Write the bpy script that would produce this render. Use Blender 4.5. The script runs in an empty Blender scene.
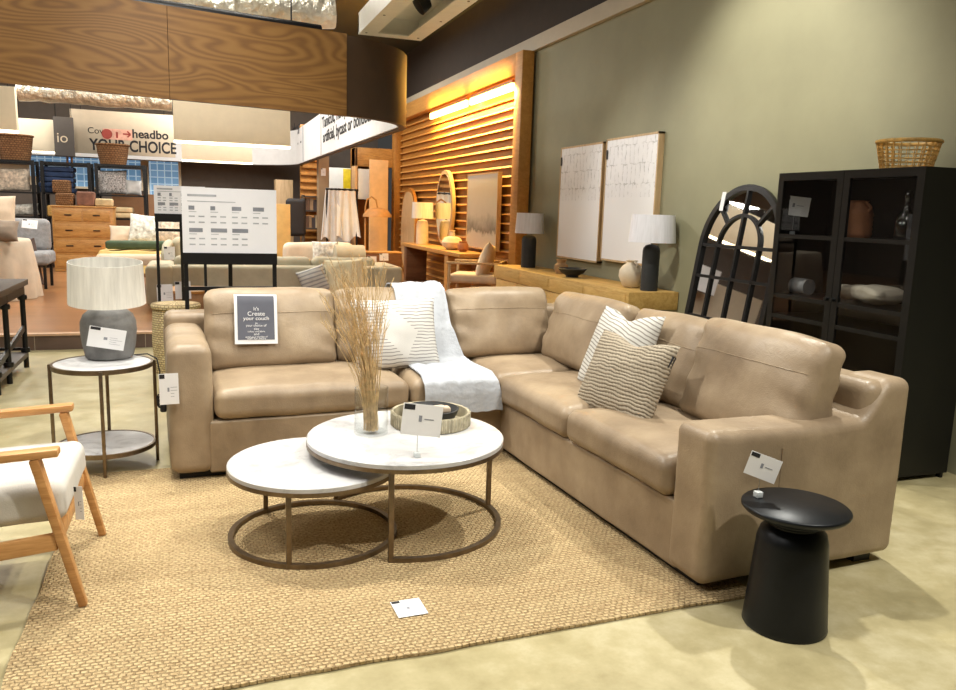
import bpy, bmesh, math, random
from mathutils import Vector, Matrix, noise, Euler
random.seed(7)
PI = math.pi
SC = bpy.context.scene
COL = SC.collection

# ------------------------------------------------------------------ camera
F_PX, PITCH, ROLL, YAW, EYE = 790.0, 0.167344, -0.0309647, 0.3458629, 1.5
cp, sp, cr, sr, cy, sy = math.cos(PITCH), math.sin(PITCH), math.cos(ROLL), math.sin(ROLL), math.cos(YAW), math.sin(YAW)
R0 = Matrix(((1, 0, 0), (0, -sp, -cp), (0, cp, -sp)))
RR = Matrix(((cr, sr, 0), (-sr, cr, 0), (0, 0, 1)))
WM = Matrix(((cy, -sy, 0), (sy, cy, 0), (0, 0, 1)))
RC = RR @ R0 @ WM                       # rows: camera right, down, forward in the shop's axes
EYEP = Vector((0, 0, EYE))
cam_d = bpy.data.cameras.new('camera'); cam = bpy.data.objects.new('camera', cam_d); COL.objects.link(cam)
cam_d.sensor_width = 36; cam_d.lens = F_PX * 36 / 956; cam_d.clip_end = 100
a, b, c = Vector(RC[0]), -Vector(RC[1]), -Vector(RC[2])
cam.matrix_world = Matrix(((a.x, b.x, c.x, 0), (a.y, b.y, c.y, 0), (a.z, b.z, c.z, EYE), (0, 0, 0, 1)))
SC.camera = cam

def ray(px, py): return RC.transposed() @ Vector((px - 478, py - 345, F_PX))
def at(px, py, X=None, Y=None, Z=None):
    d = ray(px, py)
    t = (X / d.x) if X is not None else (Y / d.y) if Y is not None else (Z - EYE) / d.z
    return EYEP + d * t
def plane_hit(px, py, p, n):
    d = ray(px, py); return EYEP + d * ((p - EYEP).dot(n) / d.dot(n))

# ------------------------------------------------------------------ materials
def lin(c):
    return tuple(((v / 255) / 12.92 if v / 255 <= .04045 else ((v / 255 + .055) / 1.055) ** 2.4) for v in c) + (1,)
class NT:
    def __init__(s, name):
        s.m = bpy.data.materials.new(name); s.m.use_nodes = True; s.t = s.m.node_tree; s.N = s.t.nodes
        s.p = s.N['Principled BSDF']; s._c = None
    def n(s, typ, **kw):
        x = s.N.new('ShaderNode' + typ)
        for k, v in kw.items():
            if k in x.inputs: x.inputs[k].default_value = v
            else: setattr(x, k, v)
        return x
    def l(s, a, b): s.t.links.new(a, b)
    def coord(s, kind='Object', scale=(1, 1, 1), rot=(0, 0, 0)):
        tc = s.n('TexCoord'); mp = s.n('Mapping'); mp.inputs['Scale'].default_value = scale; mp.inputs['Rotation'].default_value = rot
        s.l(tc.outputs[kind], mp.inputs['Vector']); return mp.outputs[0]
    def ramp(s, fac, stops):
        r = s.n('ValToRGB'); e = r.color_ramp.elements
        while len(e) < len(stops): e.new(.5)
        for i, (p, c) in enumerate(stops): e[i].position = p; e[i].color = c if len(c) == 4 else lin(c)
        s.l(fac, r.inputs[0]); return r.outputs[0]
    def bump(s, h, strength=.3, dist=.01):
        b = s.n('Bump', Strength=strength, Distance=dist); s.l(h, b.inputs['Height']); s.l(b.outputs[0], s.p.inputs['Normal'])
    def mix(s, fac, a, b, mode='MIX'):
        x = s.n('Mix', data_type='RGBA', blend_type=mode)
        for v, i in ((fac, 0), (a, 6), (b, 7)):
            if hasattr(v, 'is_linked'): s.l(v, x.inputs[i])
            else: x.inputs[i].default_value = v
        return x.outputs[2]
def var(c, k): return tuple(max(0, min(255, v * k)) for v in c)
def M(name, col, rough=.6, metal=0, amt=.1, scale=6, bs=0, bscale=60, bdist=.004, stretch=(1, 1, 1), spec=None, trans=0, coat=0, sheen=0, kind='Object'):
    q = NT(name); p = q.p
    v = q.coord(kind, stretch)
    nz = q.n('TexNoise', Scale=scale, Detail=5.0, Roughness=.6); q.l(v, nz.inputs['Vector'])
    q.l(q.ramp(nz.outputs[0], [(.3, var(col, 1 - amt)), (.7, var(col, 1 + amt))]), p.inputs['Base Color'])
    p.inputs['Roughness'].default_value = rough; p.inputs['Metallic'].default_value = metal
    if spec is not None: p.inputs['Specular IOR Level'].default_value = spec
    if trans: p.inputs['Transmission Weight'].default_value = trans
    if coat: p.inputs['Coat Weight'].default_value = coat; p.inputs['Coat Roughness'].default_value = .2
    if sheen: p.inputs['Sheen Weight'].default_value = sheen
    if bs:
        n2 = q.n('TexNoise', Scale=bscale, Detail=4.0); q.l(v, n2.inputs['Vector']); q.bump(n2.outputs[0], bs, bdist)
    return q.m
def wood(name, c1, c2, rough=.45, scale=3.0, stretch=(1, 12, 12), dist=4.0, bs=.1, coat=0, detail=3.0):
    q = NT(name); v = q.coord('Object', stretch)
    nz = q.n('TexNoise', Scale=scale, Detail=detail, Distortion=dist * .25); q.l(v, nz.inputs['Vector'])
    n2 = q.n('TexNoise', Scale=scale * 7, Detail=3.0); q.l(v, n2.inputs['Vector'])
    mx = q.mix(.35, nz.outputs[0], n2.outputs[0])
    q.l(q.ramp(mx, [(.35, c1), (.65, c2)]), q.p.inputs['Base Color']); q.p.inputs['Roughness'].default_value = rough
    if coat: q.p.inputs['Coat Weight'].default_value = coat
    q.bump(mx, bs, .003); return q.m
def emit(name, col, st):
    q = NT(name); q.p.inputs['Base Color'].default_value = lin(col); q.p.inputs['Emission Color'].default_value = lin(col); q.p.inputs['Emission Strength'].default_value = st; return q.m
def glassy(name, rough=.0, tint=(240, 246, 246), refl=1.0):
    # thin clear pane: mirror reflection by Fresnel over straight see-through
    q = NT(name); q.N.remove(q.p); out = q.N['Material Output']
    tr = q.n('BsdfTransparent'); tr.inputs[0].default_value = lin(tint)
    gl = q.n('BsdfGlossy'); gl.inputs['Roughness'].default_value = rough
    fr = q.n('Fresnel', IOR=1.5 * refl); mx = q.n('MixShader'); geo = q.n('NewGeometry'); inv = q.n('Math', operation='SUBTRACT'); inv.inputs[0].default_value = 1; q.l(geo.outputs['Backfacing'], inv.inputs[1]); fm = q.n('Math', operation='MULTIPLY'); q.l(fr.outputs[0], fm.inputs[0]); q.l(inv.outputs[0], fm.inputs[1])
    q.l(fm.outputs[0], mx.inputs[0]); q.l(tr.outputs[0], mx.inputs[1]); q.l(gl.outputs[0], mx.inputs[2]); q.l(mx.outputs[0], out.inputs[0]); return q.m

def leather():
    q = NT('tan_leather'); v = q.coord()
    n1 = q.n('TexNoise', Scale=3.2, Detail=5.0, Roughness=.6); q.l(v, n1.inputs['Vector'])
    col = q.ramp(n1.outputs[0], [(.3, (130, 112, 91)), (.5, (150, 131, 108)), (.72, (168, 149, 124))])
    q.l(col, q.p.inputs['Base Color'])
    n2 = q.n('TexNoise', Scale=9.0, Detail=4.0, Roughness=.6); q.l(v, n2.inputs['Vector'])
    q.l(q.ramp(n2.outputs[0], [(.3, (.36,) * 3 + (1,)), (.7, (.5,) * 3 + (1,))]), q.p.inputs['Roughness'])
    vo = q.n('TexVoronoi', Scale=170.0); q.l(v, vo.inputs['Vector'])
    mx = q.mix(.12, n2.outputs[0], vo.outputs[0]); q.bump(mx, .35, .012); q.p.inputs['Specular IOR Level'].default_value = .45
    return q.m
def jute():
    q = NT('woven_jute'); v = q.coord()
    wob = q.n('TexNoise', Scale=9.0, Detail=3.0); q.l(v, wob.inputs['Vector'])
    wob.inputs['Scale'].default_value = 22; ad = q.mix(.016, v, wob.outputs[1], 'ADD')
    br = q.n('TexBrick', Scale=1.0); br.inputs['Brick Width'].default_value = .026; br.inputs['Row Height'].default_value = .019
    br.inputs['Mortar Size'].default_value = .0045; br.inputs['Mortar Smooth'].default_value = 1; br.inputs['Bias'].default_value = 0
    br.inputs['Color1'].default_value = lin((204, 179, 136)); br.inputs['Color2'].default_value = lin((172, 145, 104)); br.inputs['Mortar'].default_value = lin((140, 113, 77))
    q.l(ad, br.inputs['Vector'])
    n1 = q.n('TexNoise', Scale=2.2, Detail=3.0); q.l(q.coord(scale=(.6, 5, 1)), n1.inputs['Vector'])
    n2 = q.n('TexNoise', Scale=75.0, Detail=4.0); q.l(v, n2.inputs['Vector'])
    c1 = q.mix(.4, br.outputs[0], q.ramp(n1.outputs[0], [(.3, (176, 146, 106)), (.7, (216, 192, 148))]), 'MIX')
    c2 = q.mix(.36, c1, q.ramp(n2.outputs[0], [(.35, (120, 96, 66)), (.6, (226, 203, 160))]), 'MIX')
    q.l(c2, q.p.inputs['Base Color']); q.p.inputs['Roughness'].default_value = .9; q.p.inputs['Specular IOR Level'].default_value = .15
    inv = q.n('Math', operation='SUBTRACT'); inv.inputs[0].default_value = 1; q.l(br.outputs[1], inv.inputs[1])
    h = q.mix(.4, inv.outputs[0], n2.outputs[0]); q.bump(h, .9, .012); return q.m
def concrete():
    q = NT('polished_concrete'); v = q.coord()
    n1 = q.n('TexNoise', Scale=.9, Detail=7.0, Roughness=.62, Distortion=.6); q.l(v, n1.inputs['Vector'])
    n2 = q.n('TexNoise', Scale=7.0, Detail=6.0, Roughness=.7); q.l(v, n2.inputs['Vector'])
    mx = q.mix(.45, n1.outputs[0], n2.outputs[0])
    q.l(q.ramp(mx, [(.3, (147, 135, 98)), (.5, (178, 167, 128)), (.68, (206, 197, 164))]), q.p.inputs['Base Color'])
    q.l(q.ramp(n2.outputs[0], [(.3, (.3,) * 3 + (1,)), (.7, (.46,) * 3 + (1,))]), q.p.inputs['Roughness']); return q.m
def plywood():
    q = NT('cathedral_grain_plywood'); v = q.coord(scale=(.38, 1, 1.9))
    n1 = q.n('TexNoise', Scale=1.25, Detail=2.0, Roughness=.45, Distortion=.5); q.l(v, n1.inputs['Vector'])
    mu = q.n('Math', operation='MULTIPLY'); mu.inputs[1].default_value = 150; q.l(n1.outputs[0], mu.inputs[0])
    si = q.n('Math', operation='SINE'); q.l(mu.outputs[0], si.inputs[0])
    ma = q.n('MapRange'); ma.inputs['From Min'].default_value = -1; q.l(si.outputs[0], ma.inputs[0])
    n2 = q.n('TexNoise', Scale=30.0, Detail=3.0); q.l(q.coord(scale=(.5, 1, 6)), n2.inputs['Vector'])
    mx = q.mix(.35, ma.outputs[0], n2.outputs[0])
    q.l(q.ramp(mx, [(.1, (112, 76, 34)), (.5, (131, 92, 43)), (.9, (143, 104, 53))]), q.p.inputs['Base Color'])
    q.p.inputs['Roughness'].default_value = .5; return q.m
def marble():
    q = NT('white_marble'); v = q.coord()
    n1 = q.n('TexNoise', Scale=5.0, Detail=7.0, Roughness=.65, Distortion=1.5); q.l(v, n1.inputs['Vector'])
    q.l(q.ramp(n1.outputs[0], [(.36, (170, 170, 173)), (.46, (192, 192, 194)), (.6, (199, 199, 201))]), q.p.inputs['Base Color'])
    q.p.inputs['Roughness'].default_value = .28; return q.m
def weave(name, c1, c2, cm, bw, rh, ms=.12, strength=.8, rough=.85, dist=.006, rot=(0, 0, 0), kind='Object', wobble=.0, cyl=0):
    q = NT(name); v = q.coord(kind, rot=rot)
    if cyl:
        sx = q.n('SeparateXYZ'); q.l(v, sx.inputs[0]); at_ = q.n('Math', operation='ARCTAN2'); q.l(sx.outputs[1], at_.inputs[0]); q.l(sx.outputs[0], at_.inputs[1])
        mu = q.n('Math', operation='MULTIPLY'); q.l(at_.outputs[0], mu.inputs[0]); mu.inputs[1].default_value = cyl; cb = q.n('CombineXYZ'); q.l(mu.outputs[0], cb.inputs[0]); q.l(sx.outputs[2], cb.inputs[1]); v = cb.outputs[0]
    if wobble:
        wob = q.n('TexNoise', Scale=12.0, Detail=2.0); q.l(v, wob.inputs['Vector']); v = q.mix(wobble, v, wob.outputs[1], 'ADD')
    br = q.n('TexBrick', Scale=1.0); I = br.inputs
    I['Brick Width'].default_value = bw; I['Row Height'].default_value = rh; I['Mortar Size'].default_value = rh * ms; I['Mortar Smooth'].default_value = .9
    I['Color1'].default_value = lin(c1); I['Color2'].default_value = lin(c2); I['Mortar'].default_value = lin(cm)
    q.l(v, br.inputs['Vector']); nz = q.n('TexNoise', Scale=2.5 / rh * .3, Detail=3.0); q.l(v, nz.inputs['Vector'])
    q.l(q.mix(.22, br.outputs[0], q.ramp(nz.outputs[0], [(.3, var(c2, .75)), (.7, var(c1, 1.1))])), q.p.inputs['Base Color'])
    inv = q.n('Math', operation='SUBTRACT'); inv.inputs[0].default_value = 1; q.l(br.outputs[1], inv.inputs[1])
    q.bump(inv.outputs[0], strength, dist); q.p.inputs['Roughness'].default_value = rough; q.p.inputs['Specular IOR Level'].default_value = .2; return q.m
def knit():
    q = NT('taupe_rope_knit'); tc = q.n('TexCoord'); v = tc.outputs['Object']; nz = q.n('TexNoise', Scale=11.0, Detail=3.0); q.l(v, nz.inputs['Vector']); sx = q.n('SeparateXYZ'); q.l(v, sx.inputs[0])
    def mt(op, a, b=0.0, c=None):
        x = q.n('Math', operation=op)
        for i, w in enumerate((a, b) if c is None else (a, b, c)):
            if hasattr(w, 'is_linked'): q.l(w, x.inputs[i])
            else: x.inputs[i].default_value = w
        return x.outputs[0]
    row = mt('ABSOLUTE', mt('SINE', mt('MULTIPLY', mt('MULTIPLY_ADD', nz.outputs[0], .03, sx.outputs['Z']), PI / .0185)))
    st = mt('SINE', mt('MULTIPLY', mt('MULTIPLY_ADD', nz.outputs[0], .06, mt('MULTIPLY_ADD', sx.outputs['Z'], .6, sx.outputs['X'])), 2 * PI / .02))
    h = mt('MULTIPLY_ADD', st, .16, row); n2 = q.n('TexNoise', Scale=150.0, Detail=2.0); q.l(v, n2.inputs['Vector']); h2 = mt('MULTIPLY_ADD', n2.outputs[0], .35, h)
    q.l(q.ramp(h2, [(.1, (102, 93, 79)), (.45, (140, 129, 112)), (1.0, (168, 156, 138))]), q.p.inputs['Base Color']); q.bump(h2, .6, .009); q.p.inputs['Roughness'].default_value = .95; return q.m
def stripes(name, base, line, period, duty=.3, diamond=None, axis='Z', half=.25, wob=.02, slant=0):
    # thin woven lines along the cloth, optionally kept out of a central diamond
    q = NT(name); tc = q.n('TexCoord'); v = tc.outputs['Object']
    nz = q.n('TexNoise', Scale=7.0, Detail=2.0); q.l(v, nz.inputs['Vector'])
    sx = q.n('SeparateXYZ'); q.l(v, sx.inputs[0])
    def math_(op, a, b=None):
        x = q.n('Math', operation=op)
        for i, w in enumerate((a, b)):
            if w is None: continue
            if hasattr(w, 'is_linked'): q.l(w, x.inputs[i])
            else: x.inputs[i].default_value = w
        return x.outputs[0]
    z = math_('ADD', sx.outputs[axis], math_('MULTIPLY', nz.outputs[0], wob))
    if slant: z = math_('ADD', z, math_('MULTIPLY', sx.outputs['X'], slant))
    fr = math_('FRACT', math_('MULTIPLY', math_('ADD', z, 10), 1 / period))
    on = math_('LESS_THAN', fr, duty)
    if diamond:
        dd = math_('ADD', math_('ABSOLUTE', math_('SUBTRACT', sx.outputs['X'], math_('MULTIPLY', sx.outputs['Z'], -.25))), math_('MULTIPLY', math_('ABSOLUTE', sx.outputs['Z']), .8))
        on = math_('MULTIPLY', on, math_('GREATER_THAN', math_('ADD', dd, math_('MULTIPLY', nz.outputs[0], .05)), diamond))
    q.l(q.mix(on, lin(base), lin(line)), q.p.inputs['Base Color'])
    f = q.n('TexNoise', Scale=260.0); q.l(v, f.inputs['Vector'])
    q.bump(q.mix(.5, on, f.outputs[0]), .5, .004); q.p.inputs['Roughness'].default_value = .9; q.p.inputs['Specular IOR Level'].default_value = .15; return q.m
def planks(name, c1, c2, cm, bw, rh, rough=.3, rot=0):
    q = NT(name); v = q.coord(rot=(0, 0, rot))
    br = q.n('TexBrick', Scale=1.0); I = br.inputs
    I['Brick Width'].default_value = bw; I['Row Height'].default_value = rh; I['Mortar Size'].default_value = .003
    I['Color1'].default_value = lin(c1); I['Color2'].default_value = lin(c2); I['Mortar'].default_value = lin(cm); q.l(v, br.inputs['Vector'])
    nz = q.n('TexNoise', Scale=4.0, Detail=5.0); q.l(q.coord(scale=(1, 9, 1), rot=(0, 0, rot)), nz.inputs['Vector'])
    q.l(q.mix(.4, br.outputs[0], q.ramp(nz.outputs[0], [(.3, var(c2, .8)), (.7, var(c1, 1.1))])), q.p.inputs['Base Color']); q.p.inputs['Roughness'].default_value = rough; return q.m
def landscape():
    q = NT('misty_mountain_print'); v = q.coord()
    sx = q.n('SeparateXYZ'); q.l(v, sx.inputs[0])
    nz = q.n('TexNoise', Scale=4.0, Detail=7.0, Roughness=.65); q.l(v, nz.inputs['Vector'])
    m1 = q.n('Math', operation='MULTIPLY_ADD'); q.l(nz.outputs[0], m1.inputs[0]); m1.inputs[1].default_value = -.42; q.l(sx.outputs['Z'], m1.inputs[2])
    q.l(q.ramp(m1.outputs[0], [(.0, (190, 184, 172)), (.06, (120, 116, 108)), (.16, (150, 146, 138)), (.3, (186, 181, 172)), (.9, (205, 198, 188))]), q.p.inputs['Base Color'])
    q.p.inputs['Roughness'].default_value = .8; return q.m
def abstract_print():
    # faint grey upright strokes in rows over the upper half, plain ribs below
    q = NT('pale_abstract_canvas'); v = q.coord()
    br = q.n('TexBrick', Scale=1.0); I = br.inputs; I['Brick Width'].default_value = .085; I['Row Height'].default_value = .2; I['Mortar Size'].default_value = .006
    I['Color1'].default_value = lin((238, 238, 242)); I['Color2'].default_value = lin((234, 234, 238)); I['Mortar'].default_value = lin((192, 192, 194))
    q.l(q.coord(rot=(PI / 2, 0, PI / 2)), I['Vector'])
    sx = q.n('SeparateXYZ'); q.l(v, sx.inputs[0])
    cmb = q.n('CombineXYZ'); q.l(sx.outputs['Y'], cmb.inputs[0]); q.l(sx.outputs['Z'], cmb.inputs[1]); 
    wob = q.n('TexNoise', Scale=14.0, Detail=3.0); q.l(v, wob.inputs['Vector'])
    vv = q.mix(.06, cmb.outputs[0], wob.outputs[1], 'ADD'); q.l(vv, I['Vector'])
    nz = q.n('TexNoise', Scale=12.0, Detail=4.0, Roughness=.7); q.l(v, nz.inputs['Vector'])
    up = q.n('Math', operation='GREATER_THAN'); q.l(sx.outputs['Z'], up.inputs[0]); up.inputs[1].default_value = .03
    g = q.ramp(nz.outputs[0], [(.42, (0, 0, 0, 1)), (.6, (1, 1, 1, 1))])
    mm = q.n('Math', operation='MULTIPLY'); q.l(up.outputs[0], mm.inputs[0]); q.l(g, mm.inputs[1])
    q.l(q.mix(mm.outputs[0], lin((240, 240, 243)), br.outputs[0]), q.p.inputs['Base Color']); q.p.inputs['Roughness'].default_value = .8; return q.m

MT = dict(
    leather=leather(), jute=jute(), concrete=concrete(), ply=plywood(), marble=marble(),
    olive=M('olive_paint', (141, 138, 112), .7, amt=.03, scale=2, bs=.05, bscale=90),
    bannercloth=M('beige_banner', (194, 180, 158), .7, amt=.02), trimpaint=M('stone_trim_paint', (184, 173, 152), .6, amt=.02), boardink=M('pale_grey_print', (172, 175, 183), .8), batten=wood('lit_batten', (172, 120, 54), (194, 142, 72), .5, 2.0, (8, 1, 8)), darkgloss=M('dark_satin_board', (66, 46, 28), .6, amt=.05), dark=M('dark_brown_paint', (58, 48, 40), .8, amt=.05), ceiling=M('black_ceiling', (26, 25, 24), .9), backwall=M('taupe_paint', (104, 94, 86), .8, amt=.04),  # batten wood is coloured paler to show tube light falling on it
    cream=M('cream_paint', (232, 217, 190), .6, amt=.02), white=M('white_paint', (240, 238, 230), .5, amt=.02), bandwhite=M('white_banner', (222, 222, 222), .6, amt=.02),
    paper=M('white_paper', (226, 226, 229), .7, amt=.01), ink=M('black_ink', (30, 30, 34), .7), greyink=M('grey_ink', (135, 138, 148), .8), leaf=M('slate_paper', (88, 90, 102), .7, amt=.04),
    black=M('black_metal', (22, 22, 24), .4, .3, amt=.2), cabinet=M('black_cabinet_steel', (7, 8, 9), .42, .1, amt=.2), blackmatt=M('black_cast_metal', (24, 27, 32), .38, .5, amt=.15, bs=.04, bscale=200),
    bronze=M('bronze_metal', (120, 104, 84), .38, .85, amt=.12, scale=20), steel=M('grey_steel', (150, 150, 152), .35, .8), foil=M('silver_foil', (226, 220, 204), .3, .6, bs=.9, bscale=9, bdist=.08),
    greyceramic=M('grey_stoneware', (112, 111, 110), .65, amt=.12, scale=14, bs=.25, bscale=50), linen=M('linen_shade', (228, 226, 220), .9, amt=.06, scale=40, stretch=(1, 1, .08), bs=.2, bscale=150),
    whitefab=M('white_cotton', (208, 208, 208), .95, amt=.03, bs=.4, bscale=120, sheen=.2), offwhite=M('off_white_upholstery', (196, 192, 186), .95, amt=.04, bs=.3, bscale=180),
    throw=M('white_throw', (172, 176, 184), .95, amt=.04, bs=.5, bscale=40, bdist=.01), sage=M('sage_upholstery', (180, 173, 150), .9, amt=.05, bs=.25, bscale=200),
    creamfab=M('cream_upholstery', (216, 200, 178), .95, amt=.05), pinkfab=M('blush_cushion', (200, 180, 158), .9, amt=.05), taupefab=M('taupe_upholstery', (132, 118, 104), .9, amt=.08), greyfab=M('grey_cushion_cloth', (140, 140, 142), .95, amt=.1, scale=18),
    oak=wood('oak', (170, 118, 66), (204, 154, 98), .42, 2.5, (1, 10, 10)), pale=wood('pale_ash', (182, 152, 112), (206, 178, 138), .5, 2.5, (8, 8, 1)),
    pine=wood('honey_pine', (160, 112, 56), (196, 148, 84), .4, 2.2, (2, 10, 10)), side=wood('reclaimed_pine', (176, 138, 72), (208, 172, 104), .6, 2.0, (8, 1, 8), detail=6.0, bs=.2),
    orange=wood('amber_timber', (142, 90, 30), (170, 114, 44), .5, 2.0, (8, 1, 8), bs=.2), walnut=wood('walnut', (92, 60, 38), (120, 82, 54), .4, 2, (1, 8, 8)), darkwood=wood('dark_plank', (58, 48, 42), (84, 72, 62), .5, 2, (8, 1, 8)),
    woodfloor=planks('red_brown_floorboards', (158, 112, 74), (142, 98, 62), (110, 70, 44), 1.2, .14, .28), riser=planks('brown_riser_tiles', (104, 84, 74), (92, 74, 66), (190, 180, 160), 1.02, 2.0, .3), nosing=M('pale_step_edge', (196, 160, 130), .4),
    wicker=weave('pale_wicker', (226, 208, 166), (200, 178, 132), (120, 98, 62), .035, .02, .25, 1.0, cyl=.2), rattan=M('rattan_cane', (206, 164, 92), .5, amt=.18, scale=30), traycane=weave('greyed_cane', (182, 168, 136), (160, 146, 114), (96, 84, 60), .012, 1.0, .004, .6),
    basket=weave('brown_seagrass', (146, 108, 74), (122, 88, 60), (70, 48, 32), .06, .04, .25, 1.0, cyl=.3),
    knit=knit(),
    stripe=stripes('white_striped_cotton', (208, 206, 203), (140, 137, 136), .021, .26, diamond=.15, wob=.035), stripe2=stripes('white_ridged_cotton', (208, 206, 201), (146, 142, 135), .021, .32, diamond=.1, slant=.2, wob=.03),
    plaid=M('plaid_cloth', (214, 206, 190), .9, amt=.3, scale=14), floral=M('floral_cloth', (206, 190, 172), .9, amt=.25, scale=16), chevron=stripes('chevron_cloth', (196, 194, 188), (150, 150, 150), .05, .4),
    terracotta=M('terracotta', (158, 104, 70), .7, amt=.1), ivory=M('ivory_ceramic', (220, 206, 184), .6, amt=.05, bs=.15, bscale=40), charcoal=M('charcoal_ceramic', (40, 42, 44), .6, amt=.15),
    clear=glassy('clear_glass', tint=(249, 250, 250)), pane=glassy('cabinet_pane', tint=(240, 241, 241), refl=1.0), cutglass=glassy('cut_glass', tint=(205, 212, 214), refl=1.5), boardwhite=M('white_board', (240, 240, 246), .6, amt=.01), paleshade=M('pale_shade_cloth', (228, 228, 238), .9, amt=.04, scale=40, stretch=(1, 1, .08)), mirror=M('mirror_silver', (225, 225, 225), .02, 1, amt=0),
    straw=M('dried_straw', (198, 170, 124), .8, amt=.2, scale=30), yellow=M('yellow_sign', (240, 205, 20), .6), navy=M('navy_cloth', (44, 62, 96), .9, amt=.15), red=M('red_print', (156, 62, 52), .6), blanket=M('grey_blanket', (196, 186, 170), .95, amt=.08, bs=.4, bscale=50),
    print_=landscape(), canvas=abstract_print(), tanleather=M('tan_shade_leather', (176, 128, 74), .6), peach=M('peach_panel', (226, 182, 128), .6, amt=.04), mustard=M('yellow_blanket', (206, 176, 112), .95, amt=.08), khaki=M('khaki_cloth', (216, 206, 176), .95, amt=.06), putty=M('putty_tablecloth', (194, 180, 161), .95, amt=.04), russet=M('russet_box', (120, 82, 66), .8, amt=.2), sand=M('sand_cloth', (188, 168, 130), .9, amt=.12), mauve=M('brown_throw', (84, 68, 62), .95), green=M('green_throw', (66, 82, 62), .95),
    led=emit('warm_light_tube', (255, 200, 100), 16), striplight=emit('white_light_strip', (255, 240, 205), 5), winglow=None,
)
def lattice():
    q = NT('blue_lattice_glass'); br = q.n('TexBrick', Scale=1.0, offset=0.0); I = br.inputs
    I['Brick Width'].default_value = .16; I['Row Height'].default_value = .16; I['Mortar Size'].default_value = .012
    I['Color1'].default_value = lin((96, 140, 178)); I['Color2'].default_value = lin((120, 160, 194)); I['Mortar'].default_value = lin((180, 205, 225))
    q.l(q.coord(rot=(PI / 2, 0, 0)), I['Vector']); q.l(br.outputs[0], q.p.inputs['Base Color']); q.l(br.outputs[0], q.p.inputs['Emission Color']); q.p.inputs['Emission Strength'].default_value = .55; return q.m
MT['winglow'] = lattice()

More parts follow.
